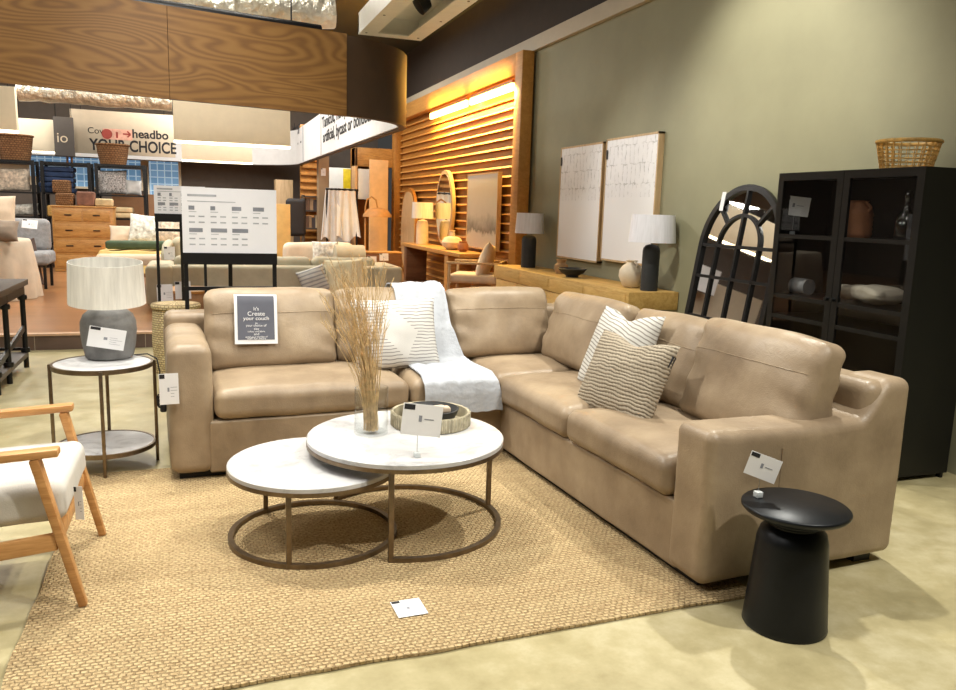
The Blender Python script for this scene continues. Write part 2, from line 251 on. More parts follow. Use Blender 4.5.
# ------------------------------------------------------------------ mesh building
class MB:
    def __init__(s): s.b = bmesh.new()
    def verts(s, pts): return [s.b.verts.new(p) for p in pts]
    def face(s, vs):
        try: return s.b.faces.new(vs)
        except ValueError: return None
    def box(s, c, size, rot=None, bev=0, seg=2):
        t = bmesh.new(); bmesh.ops.create_cube(t, size=1)
        for v in t.verts: v.co = Vector((v.co.x * size[0], v.co.y * size[1], v.co.z * size[2]))
        if bev: bmesh.ops.bevel(t, geom=t.edges[:], offset=bev, segments=seg, affect='EDGES', profile=.5)
        m = Matrix.Translation(c) @ (rot.to_4x4() if rot is not None else Matrix())
        s.add(t, m); return s
    def add(s, t, m=Matrix()):
        mp = {v: s.b.verts.new(m @ v.co) for v in t.verts}
        for f in t.faces: s.face([mp[v] for v in f.verts])
        t.free()
    def span(s, lo, hi, bev=0, seg=2):
        lo, hi = Vector(lo), Vector(hi); return s.box((lo + hi) / 2, hi - lo, None, bev, seg)
    def bar(s, p0, p1, w, d, up=Vector((0, 0, 1)), bev=0, w1=None, d1=None):
        p0, p1 = Vector(p0), Vector(p1); z = (p1 - p0).normalized(); up = Vector(up)
        if abs(z.dot(up)) > .98: up = Vector((0, 1, 0))
        x = up.cross(z).normalized(); y = z.cross(x)
        w1 = w if w1 is None else w1; d1 = d if d1 is None else d1; t = bmesh.new(); r = []
        for p, a, bb in ((p0, w, d), (p1, w1, d1)):
            r.append([t.verts.new(p + x * (sx * a / 2) + y * (sy_ * bb / 2)) for sx, sy_ in ((-1, -1), (1, -1), (1, 1), (-1, 1))])
        t.faces.new(r[0][::-1]); t.faces.new(r[1])
        for i in range(4): t.faces.new((r[0][i], r[0][(i + 1) % 4], r[1][(i + 1) % 4], r[1][i]))
        if bev: bmesh.ops.bevel(t, geom=t.edges[:], offset=bev, segments=2, affect='EDGES', profile=.5)
        s.add(t); return s
    def tube(s, pts, r, seg=10, closed=False, flat=1.0, r_end=None):
        pts = [Vector(p) for p in pts]; n = len(pts); rings = []; prev = None
        for i, p in enumerate(pts):
            q0 = pts[i - 1] if (i or closed) else p; q1 = pts[(i + 1) % n] if (i < n - 1 or closed) else p
            t = (q1 - q0).normalized()
            if prev is None: x = t.orthogonal().normalized() if abs(t.z) > .9 else Vector((0, 0, 1)).cross(t).normalized()
            else: x = (prev - t * prev.dot(t)).normalized()
            prev = x; y = t.cross(x); rr = r if r_end is None else r + (r_end - r) * i / max(1, n - 1)
            rings.append([s.b.verts.new(p + x * (math.cos(2 * PI * k / seg) * rr) + y * (math.sin(2 * PI * k / seg) * rr * flat)) for k in range(seg)])
        for i in range(n if closed else n - 1):
            A, B = rings[i], rings[(i + 1) % n]
            for k in range(seg): s.face((A[k], A[(k + 1) % seg], B[(k + 1) % seg], B[k]))
        if not closed: s.face(rings[0][::-1]); s.face(rings[-1])
        return s
    def lathe(s, prof, c=(0, 0, 0), seg=40, rot=None, cap=True):
        c = Vector(c); rings = []
        for r, z in prof:
            if r < 1e-6: rings.append([s.b.verts.new(c + (rot @ Vector((0, 0, z)) if rot else Vector((0, 0, z))))])
            else:
                L = []
                for k in range(seg):
                    p = Vector((r * math.cos(2 * PI * k / seg), r * math.sin(2 * PI * k / seg), z)); L.append(s.b.verts.new(c + (rot @ p if rot else p)))
                rings.append(L)
        for A, B in zip(rings, rings[1:]):
            for k in range(seg):
                k1 = (k + 1) % seg
                if len(A) == 1 and len(B) == 1: continue
                if len(A) == 1: s.face((A[0], B[k1], B[k]))
                elif len(B) == 1: s.face((A[k], A[k1], B[0]))
                else: s.face((A[k], A[k1], B[k1], B[k]))
        if cap:
            if len(rings[0]) > 1: s.face(rings[0][::-1])
            if len(rings[-1]) > 1: s.face(rings[-1])
        return s
    def rbox(s, c, size, r, n=8, func=None, rot=None):
        # rounded block on a fine grid; func(p, u, v, w) may move every point (u, v, w in -1..1)
        h = Vector(size) / 2; r = min(r, *(h * .98)); t = bmesh.new(); c = Vector(c)
        def axis(hh):
            k = 4; e = [hh - r + r * math.tan(PI / 4 * i / k) for i in range(k + 1)]
            inner = [-(hh - r) + 2 * (hh - r) * i / n for i in range(1, n)]
            return [-x for x in reversed(e)] + inner + e
        ax = [axis(h[i]) for i in range(3)]; V = {}
        def vert(i, j, k):
            if (i, j, k) in V: return V[i, j, k]
            p = Vector((ax[0][i], ax[1][j], ax[2][k]))
            q = Vector([max(-(h[m] - r), min(h[m] - r, p[m])) for m in range(3)]); d = p - q
            if d.length > 1e-9: p = q + d.normalized() * r
            if func: p = func(p, p.x / h.x, p.y / h.y, p.z / h.z)
            V[i, j, k] = t.verts.new(p); return V[i, j, k]
        m = [len(x) - 1 for x in ax]
        for i in range(m[0]):
            for j in range(m[1]):
                for k, fl in ((0, 1), (m[2], 0)):
                    q = [vert(i, j, k), vert(i + 1, j, k), vert(i + 1, j + 1, k), vert(i, j + 1, k)]; t.faces.new(q[::-1] if fl else q)
        for i in range(m[0]):
            for k in range(m[2]):
                for j, fl in ((0, 0), (m[1], 1)):
                    q = [vert(i, j, k), vert(i + 1, j, k), vert(i + 1, j, k + 1), vert(i, j, k + 1)]; t.faces.new(q[::-1] if fl else q)
        for j in range(m[1]):
            for k in range(m[2]):
                for i, fl in ((0, 1), (m[0], 0)):
                    q = [vert(i, j, k), vert(i, j + 1, k), vert(i, j + 1, k + 1), vert(i, j, k + 1)]; t.faces.new(q[::-1] if fl else q)
        s.add(t, Matrix.Translation(c) @ (rot.to_4x4() if rot is not None else Matrix())); return s
    def sheet(s, f, nu, nv, th=.006, closed_u=False):
        P = [[Vector(f(i / nu, j / nv)) for j in range(nv + 1)] for i in range(nu + 1)]; N = [[None] * (nv + 1) for _ in P]
        for i in range(nu + 1):
            for j in range(nv + 1):
                a_ = P[min(i + 1, nu)][j] - P[max(i - 1, 0)][j]; b_ = P[i][min(j + 1, nv)] - P[i][max(j - 1, 0)]
                q = a_.cross(b_); N[i][j] = q.normalized() if q.length > 1e-12 else Vector((0, 0, 1))
        A = [[s.b.verts.new(P[i][j] + N[i][j] * th / 2) for j in range(nv + 1)] for i in range(nu + 1)]
        B = [[s.b.verts.new(P[i][j] - N[i][j] * th / 2) for j in range(nv + 1)] for i in range(nu + 1)]
        for i in range(nu):
            for j in range(nv):
                s.face((A[i][j], A[i + 1][j], A[i + 1][j + 1], A[i][j + 1])); s.face((B[i][j], B[i][j + 1], B[i + 1][j + 1], B[i + 1][j]))
        for i in range(nu):
            s.face((A[i][0], B[i][0], B[i + 1][0], A[i + 1][0])); s.face((A[i][nv], A[i + 1][nv], B[i + 1][nv], B[i][nv]))
        for j in range(nv):
            s.face((A[0][j], A[0][j + 1], B[0][j + 1], B[0][j])); s.face((A[nu][j], B[nu][j], B[nu][j + 1], A[nu][j + 1]))
        return s
    def prism(s, poly, d0, d1, o=(0, 0, 0), ux=(1, 0, 0), uy=(0, 0, 1), un=(0, 1, 0)):
        o, ux, uy, un = map(Vector, (o, ux, uy, un))
        A = [s.b.verts.new(o + ux * p[0] + uy * p[1] + un * d0) for p in poly]; B = [s.b.verts.new(o + ux * p[0] + uy * p[1] + un * d1) for p in poly]
        s.face(A[::-1]); s.face(B)
        for i in range(len(poly)): j = (i + 1) % len(poly); s.face((A[i], A[j], B[j], B[i]))
        return s
    def mesh(s, name, mat, ang=40):
        bmesh.ops.recalc_face_normals(s.b, faces=s.b.faces[:]); me = bpy.data.meshes.new(name); s.b.to_mesh(me); s.b.free(); me.materials.append(mat if not isinstance(mat, str) else MT[mat])
        for p in me.polygons: p.use_smooth = True
        me.set_sharp_from_angle(angle=math.radians(ang)); return me

def tag(o, label=None, cat=None, group=None, kind=None):
    for k, v in (('label', label), ('category', cat), ('group', group), ('kind', kind)):
        if v: o[k] = v
    return o
def obj(name, mb, mat, parent=None, loc=None, rot=None, ang=40):
    o = bpy.data.objects.new(name, mb.mesh(name, mat, ang)); COL.objects.link(o)
    if parent: o.parent = parent
    if loc is not None: o.location = loc
    if rot is not None: o.rotation_euler = rot
    return o
def solo(name, mb, mat, label, cat, loc=None, rot=None, group=None, ang=40): return tag(obj(name, mb, mat, None, loc, rot, ang), label, cat, group)
def thing(name, label, cat, loc=(0, 0, 0), rz=0, group=None, rot=None):
    o = bpy.data.objects.new(name, None); o.empty_display_size = .1; COL.objects.link(o); o.location = loc; o.rotation_euler = rot if rot else (0, 0, rz); return tag(o, label, cat, group)
def struct(name, mb, mat, parent=None, loc=None, rot=None):
    o = obj(name, mb, mat, parent, loc, rot)
    if not parent: o['kind'] = 'structure'
    return o
def dup(root, loc, rz=None, label=None, group=None):
    r = root.copy(); COL.objects.link(r); r.location = loc
    if rz is not None: r.rotation_euler = (0, 0, rz)
    if label: r['label'] = label
    if group: r['group'] = group
    for ch in list(root.children):
        q = ch.copy(); COL.objects.link(q); q.parent = r
        for g in list(ch.children): d = g.copy(); COL.objects.link(d); d.parent = q
    return r
def frame_mat(o, x, y, z=None):
    # local X along x, local Y along y
    x = Vector(x).normalized(); y = Vector(y); y = (y - x * y.dot(x)).normalized(); z = x.cross(y); o = Vector(o)
    return Matrix(((x.x, y.x, z.x, o.x), (x.y, y.y, z.y, o.y), (x.z, y.z, z.z, o.z), (0, 0, 0, 1)))
def text(s, mat, parent, mtx, width=None, size=None, name='lettering', bold=0, align='LEFT', depth=.0008, tall=1.0):
    cu = bpy.data.curves.new(name, 'FONT'); cu.body = s; cu.extrude = depth; cu.offset = bold; cu.align_x = align; cu.align_y = 'BOTTOM_BASELINE'; cu.size = size or 1.0
    cu.materials.append(MT[mat]); o = bpy.data.objects.new(name, cu); COL.objects.link(o); o.parent = parent
    if width:
        bpy.context.view_layer.update(); k = width / max(1e-6, o.dimensions.x)
        mtx = mtx @ Matrix.Diagonal((k, k * tall if not size else 1, 1, 1))
    bpy.context.view_layer.update(); me = bpy.data.meshes.new_from_object(o.evaluated_get(bpy.context.evaluated_depsgraph_get())); bpy.data.objects.remove(o); me.name = name
    o = bpy.data.objects.new(name, me); COL.objects.link(o); o.parent = parent
    o.matrix_local = mtx; return o
def bbox_at(x0, y0, x1, y1, Y):
    p, q = at(x0, y1, Y=Y), at(x1, y0, Y=Y); m = at((x0 + x1) / 2, y1, Y=Y); n = at((x0 + x1) / 2, y0, Y=Y)
    return (p.x + q.x) / 2, m.z, abs(q.x - p.x), n.z - m.z          # centre x, bottom z, width, height

def pillow(c, right, up, w, h, t, name, mat, label, cat='cushion', group=None, pinch=.06, n=26, sag=.04, seed=0, chop=0):
    c = Vector(c); mb = MB(); b_ = mb.b; S = []
    for side in (1, -1):
        g = []
        for i in range(n + 1):
            row = []
            for j in range(n + 1):
                u, v = i / n * 2 - 1, j / n * 2 - 1
                k = ((1 - u * u) * (1 - v * v)); th = t / 2 * k ** .42
                x = u * w / 2 * (1 - pinch * (1 - v * v) * abs(u)); z = v * h / 2 * (1 - pinch * (1 - u * u) * abs(v))
                if chop and v > 0: z -= chop * math.exp(-(u / .38) ** 2) * v
                z -= sag * (1 - v) * .0
                nn = noise.noise(Vector((u * 2.2 + seed, v * 2.2, side))) * .012 * k ** .5
                row.append(None if (side == -1 and (i in (0, n) or j in (0, n))) else b_.verts.new((x, -side * (th + nn), z)))
            g.append(row)
        S.append(g)
    for i in range(n + 1):
        for j in range(n + 1):
            if S[1][i][j] is None: S[1][i][j] = S[0][i][j]
    for side, g in enumerate(S):
        for i in range(n):
            for j in range(n):
                q = (g[i][j], g[i + 1][j], g[i + 1][j + 1], g[i][j + 1]); mb.face(q if side == 0 else q[::-1])
    o = solo(name, mb, mat, label, cat, group=group, ang=80)
    right = Vector(right).normalized(); up = Vector(up); up = (up - right * up.dot(right)).normalized(); back = up.cross(right)   # local Y points away from the viewer
    o.matrix_world = Matrix(((right.x, back.x, up.x, c.x), (right.y, back.y, up.y, c.y), (right.z, back.z, up.z, c.z), (0, 0, 0, 1)))
    return o
def scribble(mb, x0, x1, y, h, z=0): mb.span((x0, y - h / 2, z), (x1, y + h / 2, z + .0006))
def price_card(name, label, mtx, w, h, group='price cards', stand=None, seed=1, category='price card'):
    """white card with a dark corner mark, a small block of print and faint lines; lies in its own XY plane"""
    t = thing(name, label, category, group=group); t.matrix_world = mtx
    obj('card', MB().box((0, 0, 0), (w, h, .0015), bev=.0003, seg=1), 'paper', t)
    obj('corner_mark', MB().span((-w * .47, h * .34, .0008), (-w * .2, h * .48, .0014)), 'ink', t)
    q = MB(); scribble(q, -w * .08, w * .02, -h * .02, h * .13, .0008)
    obj('printed_block', q, 'greyink', t)
    q = MB(); r = random.Random(seed)
    for k in range(4): scribble(q, w * .08, w * (.25 + r.random() * .18), h * (.05 - .1 * k), h * .014, .0008)
    obj('printed_lines', q, 'greyink', t)
    return t
# ------------------------------------------------------------------ room
WX = 4.35            # inner face of the long olive wall
PZ = .164            # raised platform
struct('floor', MB().span((-9, -6, -.1), (4.6, 8.8, 0)), 'concrete')
pf = struct('platform', MB().span((-9, 8.82, -.1), (4.6, 21.2, PZ)), 'woodfloor')
struct('trim_1', MB().span((-9, 8.78, 0), (4.6, 8.82, PZ - .02)), 'riser'); struct('trim_2', MB().span((-9, 8.765, PZ - .02), (4.6, 8.86, PZ + .002)), 'nosing')
struct('wall_right', MB().span((WX, -6, 0), (WX + .25, 10.2, 3.62)), 'olive')
struct('trim_3', MB().span((WX - .06, -6, 3.62), (WX + .25, 21.2, 3.80)), 'trimpaint')
struct('wall_upper', MB().span((WX + .06, -6, 3.80), (WX + .3, 21.2, 4.8)), 'dark')
struct('wall_back', MB().span((-9, 21, 0), (4.6, 21.25, 4.8)), 'backwall')
struct('wall_left', MB().span((-9.2, -6, 0), (-9, 21.2, 4.8)), 'backwall')
struct('wall_front', MB().span((-9.2, -6.2, 0), (4.6, -6, 4.8)), 'backwall')
struct('ceiling', MB().span((-9.2, -6.2, 4.8), (4.7, 21.3, 4.95)), 'ceiling')

# slatted timber bay
BX = WX - .04
q2 = MB(); q = MB(); q.span((BX, 10.2, 0), (BX + .3, 17.6, 3.62))
for k in range(24):
    z = .25 + k * .1345
    q2.prism([(0, 0), (-.05, .0), (-.03, .03), (0, .034)], 10.35, 17.2, o=(BX - .0005, 0, z), ux=(1, 0, 0), uy=(0, 0, 1), un=(0, 1, 0))
ws = struct('wall_slatted', q, 'orange'); obj('batten', q2, 'batten', ws)
PXX = WX - .21
struct('trim_4', MB().span((PXX, 10.1, 0), (BX, 10.35, 3.62), bev=.006), 'batten')  # post and header take the lighter batten colour in place of lamp light
struct('trim_5', MB().span((PXX, 17.2, 0), (BX, 17.45, 3.62), bev=.006), 'orange')
struct('trim_6', MB().span((PXX, 10.35, 3.34), (BX, 17.2, 3.62), bev=.006), 'batten')
for k, (p0, p1) in enumerate((((431, 109), (467, 96)), ((471, 94), (513, 77)))):
    A, B = at(*p0, X=BX - .13), at(*p1, X=BX - .13)
    t = thing('light_tube', ('longer glowing tube under the timber header, nearer the olive wall' if k else 'shorter glowing tube under the timber header, farther from the olive wall'), 'strip light', (BX - .13, 0, 3.2), 0, 'strip lights over the slats')
    ya, yb = sorted((A.y, B.y)); ya = max(ya, 10.4)
    obj('tube', MB().span((-.02, ya, -.045), (.03, yb, .06), bev=.01), 'led', t); obj('holder', MB().span((-.01, ya - .01, .06), (.05, yb + .01, .10)), 'orange', t)
    L = bpy.data.lights.new('tube_glow', 'AREA'); L.shape = 'RECTANGLE'; L.size = yb - ya; L.size_y = .1; L.energy = 85 * (yb - ya); L.color = (1, .58, .12)
    lo = bpy.data.objects.new('tube_glow', L); COL.objects.link(lo); lo.matrix_world = frame_mat((BX - .22, (ya + yb) / 2, 3.2), (0, 1, 0), (-.75, 0, -.66))
    L2 = L.copy(); L2.energy = 42 * (yb - ya); lo2 = bpy.data.objects.new('tube_glow', L2); COL.objects.link(lo2); lo2.matrix_world = frame_mat((BX - .26, (ya + yb) / 2, 3.26), (0, 1, 0), (.8, 0, .6))

# hung soffit ring with plywood fascia
RX, RY0, RY1, RLX, RZ0, RZ1 = 2.36, 8.3, 20.2, -6.5, 2.42, 3.2
TH = math.radians(12.8); RR_ = 1.13; CXR, CYR = RX - RR_, RY0 + RR_ * math.cos(TH); FX = CXR + RR_ * math.sin(TH)
def ring_path(off):
    r = RR_ - off; sx_, sy_ = CXR + r * math.sin(TH), CYR - r * math.cos(TH); P = [(RLX, sy_ - (sx_ - RLX) * math.tan(TH))]
    for k in range(17): a_ = (TH - PI / 2) * (1 - k / 16); P.append((CXR + r * math.cos(a_), CYR + r * math.sin(a_)))
    R2 = 1.6; r2 = R2 - off
    for k in range(17): a_ = PI / 2 * k / 16; P.append((RX - R2 + r2 * math.cos(a_), RY1 - R2 + r2 * math.sin(a_)))
    P.append((RLX, RY1 - off)); return P
def band(p_out, p_in, z0, z1):
    mb = MB(); rows = []
    for (x, y), (xi, yi) in zip(p_out, p_in): rows.append(mb.verts([(x, y, z0), (x, y, z1), (xi, yi, z1), (xi, yi, z0)]))
    for A, B in zip(rows, rows[1:]):
        for k in range(4): mb.face((A[k], A[(k + 1) % 4], B[(k + 1) % 4], B[k]))
    mb.face(rows[0]); mb.face(rows[-1][::-1]); return mb
sof = struct('ceiling_soffit', band(ring_path(0), ring_path(.08), RZ0, RZ1), 'darkgloss')
obj('banner_lining', band(ring_path(.08), ring_path(.1), RZ0 + .02, RZ1), 'bandwhite', sof)
FP = Vector((FX, CYR - RR_ * math.cos(TH), 0)); FD = Vector((math.cos(TH), math.sin(TH), 0)); FN = Vector((math.sin(TH), -math.cos(TH), 0))
us = [-8.0, (plane_hit(168, 60, FP, FN) - FP).dot(FD), (plane_hit(346, 60, FP, FN) - FP).dot(FD)]
for x0, x1 in zip(us, us[1:]):
    o_ = obj('plywood_fascia', MB().span((x0 + .002, -.025, RZ0 - .005), (x1 - .002, -.002, RZ1 + .01)), 'ply', sof); o_.location = FP; o_.rotation_euler = (0, 0, TH)
LX = RX - .104
def on_ring(px, py): return at(px, py, X=LX)
for s_, p0, p1 in (('artificial, bycast or bonded.', (323, 141), (371, 119)), ('Tanicut, not just', (322, 126), (352, 111)), ('either', (290, 138), (300, 132)), ('· · · · ·', (289, 152), (301, 146))):
    A, B = on_ring(*p0), on_ring(*p1); W_ = A.y - B.y
    h_ = .27 if s_[0] in 'aT' else .42 if s_ == 'either' else .3
    zz = (A.z + B.z) / 2 - .02
    text(s_, 'ink', sof, frame_mat((LX, A.y, zz), (0, -1, 0), (0, 0, 1)), W_, h_, bold=.006)
for px, in ((303,), (321,)):
    A = on_ring(px, 140); obj('banner_seam', MB().span((LX - .004, A.y - .02, RZ0 + .03), (LX, A.y + .02, RZ1)), 'greyink', sof)

# foil-wrapped duct and dark service pipes above the fascia
p0, p1 = at(195, 8, Y=9.2), at(346, 20, Y=9.2)
obj_d = thing('air_duct', 'crinkled silver foil air duct running above the plywood fascia', 'duct', (0, 9.2, 0))
zc = 3.62
obj('duct_body', MB().tube([(-2.5 + k * .2, 0, zc + random.uniform(-.02, .02)) for k in range(21)], .2, 14), 'foil', obj_d)
obj('foil_wrap', MB().tube([(p0.x + .15 + k * .08, -.02, zc - .05 + random.uniform(-.02, .02)) for k in range(4)], .22, 14), 'foil', obj_d)
for k in range(3): obj('hanger', MB().tube([(-2 + k * 1.4, 0, zc), (-2 + k * 1.4, 0, 4.8)], .008, 6), 'black', obj_d)
t = thing('service_pipe', 'thick black service pipe running along the top of the plywood fascia', 'pipe', (0, 8.4, 3.3))
obj('pipe', MB().tube([(-5, -1.0, 0), (1.3, .43, 0)], .085, 12), 'black', t)
for k in range(3): obj('hanger', MB().tube([(-3 + k * 2, -.55 + k * .454, 0), (-3 + k * 2, -.55 + k * .454, 1.5)], .008, 6), 'black', t)

t = thing('air_duct', 'far silver foil duct seen above the hanging banner', 'duct', (0, 17.5, 0))
A, B = at(18, 90, Y=17.5), at(172, 100, Y=17.5)
obj('duct_body', MB().tube([(A.x + (B.x - A.x) * k / 16, 0, (A.z + B.z) / 2 + random.uniform(-.02, .02)) for k in range(17)], .2, 14), 'foil', t)
for k in (3, 12): obj('hanger', MB().tube([(A.x + (B.x - A.x) * k / 16, 0, (A.z + B.z) / 2), (A.x + (B.x - A.x) * k / 16, 0, 4.8)], .008, 6), 'black', t)

# white open-bottomed light box close to the camera side of the fascia
t = thing('track_light_box', 'white open-bottomed light box hanging from the dark ceiling', 'light fixture', (0, 0, 0))
c1, c2 = at(358, 33, Z=3.25), at(420, 40, Z=3.25); x0, x1, ye = c1.x, c2.x, (c1.y + c2.y) / 2 - .02; ys = 3.6
for nm, lo, hi in (('side_panel', (x0, ys, 3.25), (x0 + .04, ye, 3.42)), ('side_panel', (x1 - .04, ys, 3.25), (x1, ye, 3.42)), ('end_panel', (x0, ye - .04, 3.25), (x1, ye, 3.42)), ('bottom_flange', (x0, ys, 3.235), (x0 + .17, ye, 3.2495)), ('bottom_flange', (x1 - .17, ys, 3.235), (x1, ye, 3.2495)), ('bottom_flange', (x0 + .17, ye - .14, 3.235), (x1 - .17, ye, 3.2495)), ('top_panel', (x0, ys, 3.42), (x1, ye, 3.44))):
    obj(nm, MB().span(lo, hi), 'white', t)
for k in range(5):
    for xx in (x0 + .06, x1 - .06): obj('screw', MB().lathe([(.012, 0), (.012, .004)], (xx, ye - .12 - k * .8, 3.232), 10), 'black', t)
hd = obj('lamp_head', MB().lathe([(.03, .12), (.07, .1), (.085, 0), (.06, -.005)], ((x0 + x1) / 2, ye - 1.1, 3.3), 20, Matrix.Rotation(.9, 3, 'Y')), 'black', t)
obj('lamp_arm', MB().tube([((x0 + x1) / 2, ye - 1.1, 3.38), ((x0 + x1) / 2, ye - 1.1, 3.42)], .02, 8), 'black', hd)
for yy in (4.2, ye - .4): obj('suspension_rod', MB().tube([((x0 + x1) / 2, yy, 3.44), ((x0 + x1) / 2, yy, 4.8)], .01, 6), 'black', t)

# ------------------------------------------------------------------ rug
def rugf(u, v):
    x = -.6 + 2.7 * u; y = 2.36 + 2.26 * v + .06 * u * (1 - v) + .06 * u * v
    if u == 0 or u == 1: x += noise.noise(Vector((v * 9, 0, u))) * .012
    if v == 0 or v == 1: y += noise.noise(Vector((u * 11, 3, v))) * .012
    return (x, y, .008 + .0015 * noise.noise(Vector((u * 14, v * 12, 0))))
solo('jute_rug', MB().sheet(rugf, 110, 90, .011), 'jute', 'big woven jute rug under the coffee tables and sofa front', 'rug')

# ------------------------------------------------------------------ sectional sofa
SA = math.radians(2.8); SO = Vector((1.816, 4.598, 0))
KS = .97; SM = Matrix.Translation(Vector((SO.x * KS, SO.y * KS, .045))) @ Matrix.Rotation(SA, 4, 'Z') @ Matrix.Scale(KS, 4); SX = (SM.to_3x3() @ Vector((1, 0, 0))).normalized(); SY = (SM.to_3x3() @ Vector((0, 1, 0))).normalized()
def sl(x, y, z): return SM @ Vector((x, y, z))
sofa = thing('sectional_sofa', 'large tan leather corner sofa standing on the jute rug', 'sofa', SM.translation, SA); sofa.scale = (KS,) * 3
def soft(seed, amp=.006, sc=5.0):
    def f(p, u, v, w):
        n_ = noise.noise_vector(p * sc + Vector((seed * 3.7, seed, 0))); return p + n_ * amp
    return f
ZB = 0.0
# base plinths
obj('base', MB().rbox((-.875, .5, (ZB + .3) / 2), (1.79, 1.0, .3 - ZB), .015, 10, soft(1, .003)), 'leather', sofa)
obj('base', MB().rbox((.525, -.44, (ZB + .3) / 2), (1.03, 2.86, .3 - ZB), .015, 14, soft(2, .003)), 'leather', sofa)
obj('back_frame', MB().rbox((-.475, .945, .425), (3.0, .21, .76), .05, 14, soft(3, .004)), 'leather', sofa)
obj('back_frame', MB().rbox((.945, -.5, .43), (.21, 3.1, .77), .06, 16, soft(4, .005)), 'leather', sofa)
def arm_f(seed, inner):
    def f(p, u, v, w):
        q_ = p + noise.noise_vector(p * 4 + Vector((seed, 0, 0))) * .006
        if w > .2: q_.z += .01 * (1 - u * u)
        return q_
    return f
obj('arm', MB().rbox((-1.86, .52, .365), (.235, 1.06, .73), .06, 10, arm_f(5, 1)), 'leather', sofa)
# right arm: low front, sweeping up to the back frame
def ramp_f(p, u, v, w):
    x = p.x + .545; k = max(0, min(1, (x - .80) / .16)); k = k * k * (3 - 2 * k); z01 = max(0, (w + .35) / 1.35)
    q_ = p + noise.noise_vector(p * 4 + Vector((9, 0, 0))) * .005
    q_.z += (.165 * k - .01 * math.sin(min(1, x / .8) * PI)) * min(1, z01 * 1.15); q_.y -= .012 * (1 - u * u) * (1 - w * w) * (1 if v < 0 else 0)
    return q_
ra = obj('arm', MB().rbox((.545, -1.94, .33), (1.095, .245, .66), .05, 34, ramp_f), 'leather', sofa, ang=80)
# stitched seams on the outer face of the right arm
obj('seam', MB().tube([(.36, -2.0705, .08 + .07 * k) for k in range(8)], .0025, 6), 'leather', ra)
obj('plinth', MB().span((-1.93, .05, -.031), (.06, 1.0, .006)), 'ink', sofa); obj('plinth', MB().span((.05, -1.98, -.031), (1.0, 1.0, .005)), 'ink', sofa)  # black strips stand in for the shadow gap under the sofa
obj('foot', MB().span((.92, -2.0, -.046), (1.02, -1.92, .004)), 'black', sofa)
def seat(c, size, seed, crown=.035):
    def f(p, u, v, w):
        q_ = p + noise.noise_vector(p * 4 + Vector((seed * 5.1, 0, 0))) * .008
        if w > -.3: q_.z += crown * (1 - u ** 4) * (1 - v ** 4) * (w + .3) / 1.3
        return q_
    o = obj('seat_cushion', MB().rbox(c, size, .055, 14, f), 'leather', sofa); return o
seat((-1.17, .40, .385), (1.14, .84, .17), 1); seat((-.30, .40, .385), (.585, .84, .17), 2)
seat((.42, .43, .385), (.84, .80, .17), 3); seat((.40, -.43, .385), (.85, .92, .17), 4); seat((.40, -1.352, .385), (.85, .915, .17), 5)
# piping seam along front upper edge of seat cushions is part of each cushion
def back_cushion(c, w, h, t, rz, tilt, seed, wr=.012):
    def f(p, u, v, w_):
        q_ = p.copy(); k = (1 - u ** 4) * (1 - w_ ** 4)
        q_.y *= 1.12 - .22 * (w_ + 1) - .12 * u * u
        q_.y += (-.05 if v < 0 else .03) * k
        q_.z += .018 * (1 - u * u) * (w_ if w_ > 0 else 0)
        cr_ = math.exp(-((abs(u) - 1) / .28) ** 2)
        q_ += noise.noise_vector(Vector((p.x * 3 + seed * 7, p.y * 3, p.z * 5))) * wr
        q_.y += cr_ * .008 * math.sin(w_ * 11 + u * 5 + seed * 2) + .007 * noise.noise(Vector((p.x * 12, seed, p.z * 7)))
        return q_
    m = Matrix.Rotation(rz, 3, 'Z') @ Matrix.Rotation(tilt, 3, 'X')
    o = obj('back_cushion', MB().rbox(c, (w, t, h), .06, 18, f, m), 'leather', sofa, ang=70)
    pts = []
    for k in range(25):
        u = -.9 + 1.8 * k / 24; p = Vector((u * w / 2, -t / 2, .38 * h / 2)); pts.append(Vector(c) + m @ (f(p, u, -1, .38) + Vector((0, -.0005, 0))))
    obj('seam', MB().tube(pts, .0022, 5), 'leather', o); return o
TB = -.2
back_cushion((-1.335, .67, .71), .82, .50, .22, 0, TB, 1); back_cushion((-.54, .67, .71), .78, .49, .22, 0, TB, 2); back_cushion((.255, .67, .71), .79, .49, .22, 0, TB, 3, .008)
RZ = -PI / 2
back_cushion((.66, .03, .71), .92, .49, .23, RZ, TB, 4); back_cushion((.69, -.85, .70), .78, .49, .22, RZ, TB, 5); back_cushion((.65, -1.575, .725), .83, .52, .23, RZ, TB, 6)

# throw draped over the back and seat
path = [(1.07, .55), (1.062, .80), (.97, .85), (.88, .905), (.80, .975), (.71, .985), (.615, .95), (.545, .84), (.475, .71), (.425, .59), (.385, .515), (.30, .497), (.15, .492), (.03, .483), (-.045, .44), (-.06, .37), (-.06, .25)]
def throw_f(u, v):
    s_ = v * (len(path) - 1); i = min(int(s_), len(path) - 2); f = s_ - i
    y = path[i][0] * (1 - f) + path[i + 1][0] * f; z = path[i][1] * (1 - f) + path[i + 1][1] * f
    x0_ = -.53 + .0 * v; x1_ = -.17 + .16 * max(0, (v - .5) / .5) ** .7; x = x0_ + (x1_ - x0_) * u
    k = noise.noise(Vector((u * 4, v * 5, 1.3))) * .02 + .007 * math.sin(u * 15 + v * 4)
    return sl(x, y - abs(k) * .6 - (.0 if v < .5 else .012), z + abs(k) + .012)
solo('throw_blanket', MB().sheet(throw_f, 36, 90, .008), 'throw', 'white throw draped over the sofa back and down the seat', 'blanket', ang=80)

